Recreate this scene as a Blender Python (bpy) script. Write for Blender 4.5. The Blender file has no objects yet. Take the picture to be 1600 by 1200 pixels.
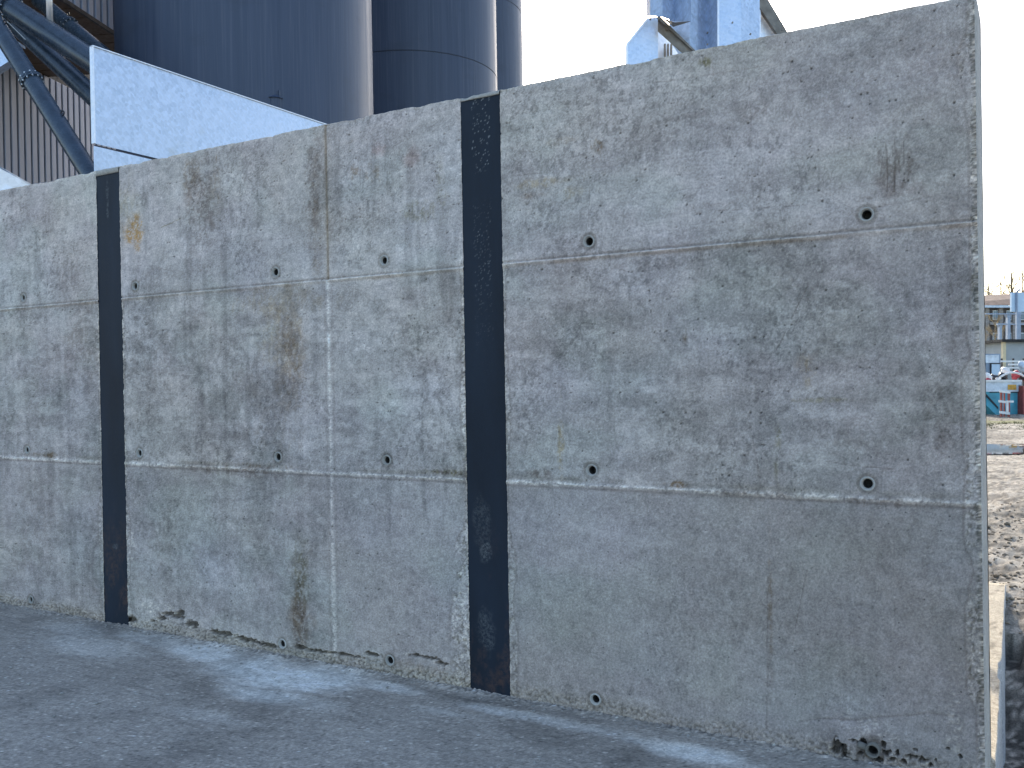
import bpy, bmesh, math, random
import numpy as np
from mathutils import Vector, Matrix
R = math.radians
random.seed(7)
scene = bpy.context.scene
COL = scene.collection

# ------------------------------------------------------------------ camera
CAM = np.array([0.0, -3.271, 1.328])
YAW, PITCH, ROLL, FPX = 120.08, -0.348, -0.983, 1430.0
def _basis():
    y, p, r = R(YAW), R(PITCH), R(ROLL)
    f = np.array([math.cos(y)*math.cos(p), math.sin(y)*math.cos(p), math.sin(p)])
    rt = np.array([math.sin(y), -math.cos(y), 0.0]); up = np.cross(rt, f)
    return f, math.cos(r)*rt+math.sin(r)*up, -math.sin(r)*rt+math.cos(r)*up
FW, RT, UP = _basis()
cam_d = bpy.data.cameras.new('camera'); cam = bpy.data.objects.new('camera', cam_d); COL.objects.link(cam)
cam_d.sensor_width = 36.0; cam_d.lens = 36.0*FPX/1600.0; cam_d.clip_start = 0.05; cam_d.clip_end = 6000
cam.matrix_world = Matrix(((RT[0], UP[0], -FW[0], CAM[0]), (RT[1], UP[1], -FW[1], CAM[1]), (RT[2], UP[2], -FW[2], CAM[2]), (0, 0, 0, 1)))
scene.camera = cam

# ------------------------------------------------------------------ sky, sun, exposure
SUN_AZ, SUN_EL = 115.0, 27.0           # azimuth counted from +x towards +y
w = bpy.data.worlds.new('World'); scene.world = w; w.use_nodes = True
nt = w.node_tree; nt.nodes.clear()
sky = nt.nodes.new('ShaderNodeTexSky'); sky.sky_type = 'NISHITA'; sky.sun_disc = False
sky.sun_elevation = R(SUN_EL); sky.sun_rotation = R(90.0-SUN_AZ); sky.air_density = 1.0; sky.dust_density = 1.6; sky.ozone_density = 1.0
bg = nt.nodes.new('ShaderNodeBackground'); bg.inputs['Strength'].default_value = 0.15
wo = nt.nodes.new('ShaderNodeOutputWorld')
nt.links.new(sky.outputs[0], bg.inputs[0]); nt.links.new(bg.outputs[0], wo.inputs[0])
sl = bpy.data.lights.new('sun', 'SUN'); sl.energy = 2.4; sl.angle = R(0.5); sl.color = (1.0, 0.90, 0.76)
so = bpy.data.objects.new('sun', sl); COL.objects.link(so)
sd = Vector((math.cos(R(SUN_AZ))*math.cos(R(SUN_EL)), math.sin(R(SUN_AZ))*math.cos(R(SUN_EL)), math.sin(R(SUN_EL))))
so.rotation_euler = sd.to_track_quat('Z', 'Y').to_euler(); so.location = (0, 30, 30)
vs = scene.view_settings; vs.view_transform = 'Standard'; vs.look = 'None'; vs.gamma = 1.0; vs.use_curve_mapping = False
vs.exposure = 1.55

# ------------------------------------------------------------------ maths helpers
def ray(px, py): return FW + RT*((px-800)/FPX) + UP*((600-py)/FPX)
def at(px, py, depth): return CAM + ray(px, py)*depth           # a point at a forward distance
def onwall(px, py):
    d = ray(px, py); t = -CAM[1]/d[1]; return CAM[0]+t*d[0], CAM[2]+t*d[2]
def onground(px, py, z=0.0):
    d = ray(px, py); t = (z-CAM[2])/d[2]; return CAM[0]+t*d[0], CAM[1]+t*d[1]
rng = np.random.RandomState(11)
TAB = rng.rand(8, 256, 256)
def vn(x, y, s=0):
    T = TAB[s % 8]; o = (s*37) % 256
    fx = np.floor(x); fy = np.floor(y); ix = fx.astype(np.int64)+o; iy = fy.astype(np.int64)+o*3
    u = x-fx; v = y-fy; u = u*u*(3-2*u); v = v*v*(3-2*v)
    a = T[ix & 255, iy & 255]; b = T[(ix+1) & 255, iy & 255]; c = T[ix & 255, (iy+1) & 255]; d = T[(ix+1) & 255, (iy+1) & 255]
    return (a*(1-u)+b*u)*(1-v)+(c*(1-u)+d*u)*v
def fbm(x, y, s=0, o=4, g=0.5):
    t = 0; a = 1; n = 0
    for i in range(o):
        t = t+a*vn(x, y, s+i); n += a; a *= g; x = x*2.03+17.3; y = y*2.03+9.1
    return t/n
def ss(a, b, x):
    t = np.clip((x-a)/(b-a), 0, 1); return t*t*(3-2*t)
def worley(x, y, s=0):
    fx = np.floor(x); fy = np.floor(y); best = np.full(x.shape, 9.0)
    for i in (-1, 0, 1):
        for j in (-1, 0, 1):
            cx = fx+i; cy = fy+j; ax = cx.astype(np.int64); ay = cy.astype(np.int64)
            px = cx+TAB[s % 8][ax & 255, ay & 255]; py = cy+TAB[(s+3) % 8][ax & 255, ay & 255]
            best = np.minimum(best, np.hypot(x-px, y-py))
    return best

# ------------------------------------------------------------------ object helpers
def tag(o, label=None, cat=None, group=None, kind=None):
    if label: o['label'] = label
    if cat: o['category'] = cat
    if group: o['group'] = group
    if kind: o['kind'] = kind
    return o
def empty(name, loc, label, cat, group=None, rz=0):
    o = bpy.data.objects.new(name, None); COL.objects.link(o); o.location = loc; o.rotation_euler = (0, 0, rz)
    o.empty_display_size = 0.2
    return tag(o, label, cat, group)
def link(name, me, m, parent=None):
    if m and not me.materials: me.materials.append(m)
    o = bpy.data.objects.new(name, me); COL.objects.link(o)
    if parent is not None:
        o.parent = parent
        o.matrix_parent_inverse = Matrix.LocRotScale(*world_lrs(parent)).inverted()
    return o
def world_lrs(p):
    m = Matrix.LocRotScale(p.location, p.rotation_euler, p.scale)
    if p.parent is not None: m = Matrix.LocRotScale(*world_lrs(p.parent)) @ p.matrix_parent_inverse @ m
    return m.decompose()
def build(name, bm, m, parent=None, smooth=False, bevel=0):
    if bevel:
        bmesh.ops.bevel(bm, geom=bm.edges[:], offset=bevel, segments=1, affect='EDGES', clamp_overlap=True)
    bmesh.ops.recalc_face_normals(bm, faces=bm.faces)
    me = bpy.data.meshes.new(name); bm.to_mesh(me); bm.free()
    if smooth:
        for p in me.polygons: p.use_smooth = True
    return link(name, me, m, parent)
def grid_mesh(name, X, Y, Z, colr, m, parent=None, smooth=True):
    r, c = X.shape
    co = np.stack([X, Y, Z], -1).reshape(-1, 3).astype(np.float32)
    idx = np.arange(r*c).reshape(r, c)
    q = np.stack([idx[:-1, :-1], idx[:-1, 1:], idx[1:, 1:], idx[1:, :-1]], -1).reshape(-1, 4).astype(np.int32)
    me = bpy.data.meshes.new(name)
    me.vertices.add(len(co)); me.vertices.foreach_set('co', co.ravel())
    me.loops.add(q.size); me.loops.foreach_set('vertex_index', q.ravel())
    me.polygons.add(len(q)); me.polygons.foreach_set('loop_start', np.arange(0, q.size, 4, dtype=np.int32))
    me.polygons.foreach_set('use_smooth', np.full(len(q), smooth))
    me.update(calc_edges=True)
    if colr is not None:
        a = me.color_attributes.new('stain', 'FLOAT_COLOR', 'POINT')
        cc = np.ones((len(co), 4), np.float32); cc[:, :3] = colr.reshape(-1, 3)
        a.data.foreach_set('color', cc.ravel())
    return link(name, me, m, parent)
def box(bm, x0, x1, y0, y1, z0, z1, M=None):
    v = [bm.verts.new((x, y, z)) for z in (z0, z1) for y in (y0, y1) for x in (x0, x1)]
    for f in ((0, 1, 3, 2), (4, 6, 7, 5), (0, 4, 5, 1), (2, 3, 7, 6), (0, 2, 6, 4), (1, 5, 7, 3)): bm.faces.new([v[i] for i in f])
    if M is not None: bmesh.ops.transform(bm, matrix=M, verts=v)
    return v
def tube(bm, a, b, r, r2=None, n=20, cap=True):
    a = Vector(a); b = Vector(b); r2 = r if r2 is None else r2
    M = Matrix.Translation((a+b)/2) @ (b-a).to_track_quat('Z', 'Y').to_matrix().to_4x4()
    return bmesh.ops.create_cone(bm, cap_ends=cap, segments=n, radius1=r, radius2=r2, depth=(b-a).length, matrix=M)
def prism(bm, pts, off):
    """closed polygon pts (3D) given thickness along off"""
    off = Vector(off); a = [bm.verts.new(Vector(p)) for p in pts]; b = [bm.verts.new(Vector(p)+off) for p in pts]
    bm.faces.new(a); bm.faces.new(b[::-1])
    for i in range(len(a)): j = (i+1) % len(a); bm.faces.new((a[j], a[i], b[i], b[j]))
def lathe(bm, prof, c, axis='Y', n=24):
    rings = []
    for r, d in prof:
        ring = []
        for k in range(n):
            t = 2*math.pi*k/n
            ring.append(bm.verts.new((c[0]+r*math.cos(t), c[1]+d, c[2]+r*math.sin(t)) if axis == 'Y' else (c[0]+r*math.cos(t), c[1]+r*math.sin(t), c[2]+d)))
        rings.append(ring)
    for p, q in zip(rings, rings[1:]):
        for k in range(n): bm.faces.new((p[k], p[(k+1) % n], q[(k+1) % n], q[k]))
    return rings

# ------------------------------------------------------------------ materials
def newmat(name, rough=0.6, metal=0.0, spec=0.5, base=(.3, .3, .3)):
    m = bpy.data.materials.new(name); m.use_nodes = True
    n = m.node_tree.nodes; b = n['Principled BSDF']
    b.inputs['Roughness'].default_value = rough; b.inputs['Metallic'].default_value = metal
    b.inputs['Specular IOR Level'].default_value = spec; b.inputs['Base Color'].default_value = (*base, 1)
    return m, n, m.node_tree.links, b
def noise(n, l, vec, scale, detail=4, rough=0.55, stretch=None):
    if stretch:
        mp = n.new('ShaderNodeMapping'); mp.inputs['Scale'].default_value = stretch; l.new(vec, mp.inputs['Vector']); vec = mp.outputs[0]
    t = n.new('ShaderNodeTexNoise'); t.inputs['Scale'].default_value = scale; t.inputs['Detail'].default_value = detail; t.inputs['Roughness'].default_value = rough
    l.new(vec, t.inputs['Vector']); return t.outputs['Fac']
def ramp(n, l, fac, p0, c0, p1, c1):
    r = n.new('ShaderNodeMapRange'); r.inputs['From Min'].default_value = p0; r.inputs['From Max'].default_value = p1
    r.inputs['To Min'].default_value = c0; r.inputs['To Max'].default_value = c1; r.clamp = True; l.new(fac, r.inputs['Value']); return r.outputs[0]
def mul(n, l, a, b):
    x = n.new('ShaderNodeMath'); x.operation = 'MULTIPLY'
    for i, v in enumerate((a, b)):
        if isinstance(v, (int, float)): x.inputs[i].default_value = v
        else: l.new(v, x.inputs[i])
    return x.outputs[0]
def vmul(n, l, c, f):
    x = n.new('ShaderNodeVectorMath'); x.operation = 'SCALE'
    l.new(c, x.inputs[0]); l.new(f, x.inputs['Scale']); return x.outputs[0]
def mixc(n, l, f, a, b):
    x = n.new('ShaderNodeMix'); x.data_type = 'RGBA'
    for k, v in ((0, f), (6, a), (7, b)):
        if isinstance(v, tuple): x.inputs[k].default_value = (*v, 1)
        elif isinstance(v, (int, float)): x.inputs[k].default_value = v
        else: l.new(v, x.inputs[k])
    return x.outputs[2]
def bump(n, l, b, h, strength, dist):
    x = n.new('ShaderNodeBump'); x.inputs['Strength'].default_value = strength; x.inputs['Distance'].default_value = dist
    l.new(h, x.inputs['Height']); l.new(x.outputs[0], b.inputs['Normal'])
def coords(n):
    return n.new('ShaderNodeNewGeometry').outputs['Position']

def concrete_mat(name, attr=True, base=(.36, .34, .31), pore=0.6, grain=1.0, rough=.88):
    m, n, l, b = newmat(name, rough, 0, .3)
    P = coords(n)
    if attr:
        a = n.new('ShaderNodeAttribute'); a.attribute_name = 'stain'; c = a.outputs['Color']
    else:
        c = mixc(n, l, ramp(n, l, noise(n, l, P, 3, 6, .65), .35, 0, .65, 1), tuple(x*.75 for x in base), tuple(x*1.12 for x in base))
    f1 = ramp(n, l, noise(n, l, P, 110, 4, .7), .25, 1-.26*grain, .75, 1+.22*grain)
    f2 = ramp(n, l, noise(n, l, P, 420, 2, .7), .25, 1-.16*grain, .75, 1+.16*grain)
    f3 = ramp(n, l, noise(n, l, P, 28, 5, .65), .3, 1-.10*grain, .7, 1+.08*grain)
    v = n.new('ShaderNodeTexVoronoi'); v.inputs['Scale'].default_value = 38; l.new(P, v.inputs['Vector'])
    sep = n.new('ShaderNodeSeparateColor'); l.new(v.outputs['Color'], sep.inputs[0])
    rad = ramp(n, l, sep.outputs[0], .72, 0.0, 1.0, .13)
    sub = n.new('ShaderNodeMath'); sub.operation = 'SUBTRACT'; l.new(v.outputs['Distance'], sub.inputs[0]); l.new(rad, sub.inputs[1])
    pores = ramp(n, l, sub.outputs[0], -.02, 1-pore, .02, 1)
    f = mul(n, l, mul(n, l, f1, f2), mul(n, l, f3, pores))
    l.new(vmul(n, l, c, f), b.inputs['Base Color'])
    bump(n, l, b, mul(n, l, mul(n, l, f1, f2), pores), .5, .004)
    return m
def painted(name, base, rough=.45, metal=0, var=.25, sc=6, stretch=None, bumpd=0):
    m, n, l, b = newmat(name, rough, metal, .5, base)
    P = coords(n)
    k = noise(n, l, P, sc, 5, .6, stretch)
    l.new(mixc(n, l, ramp(n, l, k, .3, 0, .7, 1), tuple(x*(1-var) for x in base), tuple(x*(1+var) for x in base)), b.inputs['Base Color'])
    l.new(ramp(n, l, noise(n, l, P, sc*2.3, 4), .3, rough*.8, .7, min(1, rough*1.25)), b.inputs['Roughness'])
    if bumpd: bump(n, l, b, k, .4, bumpd)
    return m

M = {}
M['wall'] = concrete_mat('wall_concrete', grain=1.35)
M['slab'] = concrete_mat('slab_concrete', pore=.35, grain=1.25, rough=.8)
M['plainconc'] = concrete_mat('plain_concrete', attr=False, base=(.5, .44, .35))
M['sleeve'] = concrete_mat('sleeve_concrete', attr=False, base=(.40, .39, .36), grain=.6, pore=.2)
M['sleevedark'] = concrete_mat('dusty_sleeve', attr=False, base=(.19, .18, .16), grain=.8, pore=.2)
M['holedark'] = painted('hole_interior', (.030, .029, .027), .95, 0, .3, 60)  # near-black inside of the tie holes
M['earth'] = concrete_mat('earth', pore=.5, grain=2.2, rough=.95)
M['clod'] = concrete_mat('earth_clods', attr=False, base=(.20, .165, .12), grain=1.2, pore=.2)

# steel flat bar set in the wall: mill scale with pale mortar flecks and rust bloom
m, n, l, b = newmat('mill_scale_steel', .6, .0, .22)
P = coords(n)
k = noise(n, l, P, 5, 5, .6, (1, 1, .25)); c = mixc(n, l, ramp(n, l, k, .3, 0, .7, 1), (.006, .010, .017), (.012, .021, .036))
k2 = noise(n, l, P, 160, 3, .7); c = mixc(n, l, ramp(n, l, k2, .45, 0, .8, .5), c, (.02, .032, .05))
a = n.new('ShaderNodeAttribute'); a.attribute_name = 'stain'; sp = n.new('ShaderNodeSeparateColor'); l.new(a.outputs['Color'], sp.inputs[0])
c = mixc(n, l, sp.outputs[0], c, (.42, .44, .44))
c = mixc(n, l, mul(n, l, sp.outputs[1], ramp(n, l, noise(n, l, P, 40, 5, .7), .4, 0, .7, 1)), c, (.085, .05, .04))
c = mixc(n, l, mul(n, l, sp.outputs[2], ramp(n, l, noise(n, l, P, 90, 5, .75), .42, 0, .66, 1)), c, (.14, .15, .155))
l.new(c, b.inputs['Base Color']); l.new(ramp(n, l, k2, .3, .5, .7, .72), b.inputs['Roughness'])
bump(n, l, b, k2, .25, .0015)
M['steel'] = m

# silo paint with rain streaks
m, n, l, b = newmat('silo_paint', .5, .0, .3)
P = coords(n)
k = noise(n, l, P, 9, 4, .6, (1, 1, .03)); k3 = noise(n, l, P, 30, 3, .7, (1, 1, .02))
c = mixc(n, l, ramp(n, l, k, .3, 0, .7, 1), (.036, .052, .088), (.058, .078, .122))
c = mixc(n, l, ramp(n, l, k3, .5, 0, .8, .55), c, (.10, .115, .15))
k4 = noise(n, l, P, 1.1, 6, .6, (1, 1, 1.6)); c = mixc(n, l, ramp(n, l, k4, .58, 0, .72, .4), c, (.035, .045, .065))
l.new(c, b.inputs['Base Color']); l.new(ramp(n, l, k, .3, .42, .7, .6), b.inputs['Roughness'])
bump(n, l, b, k4, .12, .02)
M['silo'] = m

# galvanised sheet: spangle, white bloom, faint diagonal rolling marks
def galv(name, lo=(.34, .42, .54), hi=(.55, .66, .82), stain=.45):
    m, n, l, b = newmat(name, .5, .7, .5)
    P = coords(n)
    v = n.new('ShaderNodeTexVoronoi'); v.inputs['Scale'].default_value = 34; l.new(P, v.inputs['Vector'])
    sp = n.new('ShaderNodeSeparateColor'); l.new(v.outputs['Color'], sp.inputs[0])
    k = noise(n, l, P, 14, 6, .7)
    f = n.new('ShaderNodeMath'); f.operation = 'ADD'; l.new(mul(n, l, sp.outputs[0], .35), f.inputs[0]); l.new(mul(n, l, k, .75), f.inputs[1])
    c = mixc(n, l, ramp(n, l, f.outputs[0], .3, 0, .8, 1), lo, hi)
    c = mixc(n, l, ramp(n, l, noise(n, l, P, 3.5, 6, .6), .6, 0, .75, stain), c, (.27, .27, .22))
    mp = n.new('ShaderNodeMapping'); mp.inputs['Rotation'].default_value = (R(40), 0, 0); l.new(P, mp.inputs['Vector'])
    wv = n.new('ShaderNodeTexWave'); wv.inputs['Scale'].default_value = 9; wv.inputs['Distortion'].default_value = 2.5; wv.inputs['Detail'].default_value = 2; wv.bands_direction = 'Z'; l.new(mp.outputs[0], wv.inputs['Vector'])
    c = mixc(n, l, mul(n, l, wv.outputs['Fac'], .10), c, (.78, .80, .82))
    l.new(c, b.inputs['Base Color']); l.new(ramp(n, l, f.outputs[0], .3, .34, .8, .62), b.inputs['Roughness'])
    bump(n, l, b, noise(n, l, P, 2.5, 3, .5), .15, .02)
    return m
M['galv'] = galv('galvanised_sheet')
M['galv_pale'] = galv('galvanised_sheet_pale', (.55, .60, .68), (.78, .82, .88), .2)
M['bar'] = painted('weathered_angle_bar', (.16, .145, .125), .5, .6, .3, 12)
M['tubeblue'] = painted('slate_blue_tube_paint', (.035, .052, .075), .26, .1, .25, 10)
M['clad'] = painted('lilac_grey_cladding', (.33, .37, .47), .45, .1, .12, 3, (1, 1, .1))
M['claddark'] = painted('dark_cladding_gap', (.016, .018, .026), .6, 0, .2, 4)
M['soffit'] = painted('brown_soffit_board', (.075, .052, .036), .7, 0, .35, 9, (.2, 1, 1))
M['greypaint'] = painted('grey_paint', (.30, .30, .31), .5, .1, .15)
M['zinc_rod'] = painted('zinc_rod', (.6, .62, .64), .35, .7, .1)
M['skip'] = painted('turquoise_skip_paint', (.06, .30, .40), .5, .1, .3, 3)
M['rim'] = painted('pale_blue_rim_paint', (.55, .62, .68), .5, 0, .25, 5)
M['contblue'] = painted('grey_blue_container_paint', (.20, .27, .36), .5, 0, .15, 2)
M['shed'] = painted('shed_grey_render', (.33, .35, .35), .8, 0, .12, 2)
M['cream'] = painted('cream_trim', (.62, .52, .33), .7, 0, .1)
M['black'] = painted('black_roof_felt', (.015, .015, .016), .7, 0, .3)
M['white'] = painted('white_plastic', (.72, .72, .70), .45, 0, .12, 8)
M['red'] = painted('red_plastic', (.42, .05, .06), .45, 0, .2, 8)
M['redfr'] = painted('rust_red_frame', (.26, .06, .05), .6, 0, .3, 12)
M['orange'] = painted('orange_placard', (.55, .30, .05), .6, 0, .35, 14)
M['darkbag'] = painted('black_bag_film', (.02, .02, .022), .35, 0, .3, 8)
M['post'] = painted('steel_post_blue_grey', (.25, .31, .40), .5, .3, .12)
M['board'] = painted('billboard_back', (.42, .55, .68), .5, .2, .06)
M['roof'] = painted('brown_roof', (.13, .075, .05), .8, 0, .35, 2)
M['facade'] = painted('beige_brick_facade', (.27, .24, .215), .9, 0, .3, 4, (1, 1, 4))
M['facdark'] = painted('dark_facade', (.10, .088, .085), .9, 0, .35, 3)
M['glass'] = painted('window_glass', (.10, .16, .22), .08, 0, .3, 1)
M['bark'] = painted('bare_tree_bark', (.22, .16, .10), .9, 0, .3, 5)
M['twig'] = painted('sunlit_twigs', (.34, .25, .13), .9, 0, .3, 5)
M['fir'] = painted('fir_needles', (.05, .06, .035), .9, 0, .35, 5)
M['stone'] = concrete_mat('small_stones', attr=False, base=(.34, .33, .31), grain=.8, pore=.2)
M['water'] = newmat('puddle_water', .03, 0, .6, (.06, .055, .045))[0]
M['grass'] = painted('dry_grass', (.12, .12, .045), .9, 0, .4, 8)

# ================================================================== WALL
XE = -0.173; S1 = (-4.555, -4.360); S2 = (-2.124, -1.932); XJ = -2.877; TOP = 2.522
ZJ1, ZJ2 = 1.8, 0.9
def wpx(px): return onwall(px, 600)[0]
xs = [wpx(p) for p in np.arange(0, 1526, 1.75)]
xs = [x for x in xs if x < XE-.001]
left = np.linspace(-9.6, xs[0]-.03, 130).tolist()
xs = np.array(left+xs+[XE])
for e in (S1[0], S1[1], XJ, S2[0], S2[1]):
    xs[np.argmin(abs(xs-e))] = e
zs = np.concatenate([np.linspace(-.06, TOP, 690)])
for e in (ZJ1, ZJ2): zs[np.argmin(abs(zs-e))] = e
HOLES = [(36, 465), (211, 447), (430, 425), (600, 407), (920, 377), (1354, 335), (42, 703), (218, 708), (434, 714), (604, 719), (924, 735), (1355, 756), (48, 937), (441, 1006), (609, 1032), (930, 1093)]
HOLES = [onwall(*p) for p in HOLES]
LOWHOLE = onwall(1364, 1172)
HOLES_OFF = [(-6.0, 1.86), (-7.0, 1.86), (-8.1, 1.86), (-6.0, .95), (-7.0, .95), (-8.1, .95)]
GX, GZ = np.meshgrid(xs, zs)

def blob(X, Z, px, py, rx, ry, seed=0, edge=.5, warp=.5, sc=9):
    """soft irregular patch; centre and radii measured in photograph pixels, turned into metres on the wall"""
    cx, cz = onwall(px, py); x2, _ = onwall(px+rx, py); _, z2 = onwall(px, py-ry)
    ax = abs(x2-cx); az = abs(z2-cz)
    m = (abs(X-cx) < ax*2.6) & (abs(Z-cz) < az*2.6)
    out = np.zeros(X.shape)
    if m.any():
        x = X[m]; z = Z[m]
        d = np.hypot((x-cx)/ax, (z-cz)/az)+warp*(fbm(x*sc+seed, z*sc*.7, seed, 5, .62)-.5)*2
        out[m] = (1-ss(1-edge, 1+edge*.4, d))*(1-ss(1.6, 2.5, np.hypot((x-cx)/ax, (z-cz)/az)))
    return out

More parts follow.
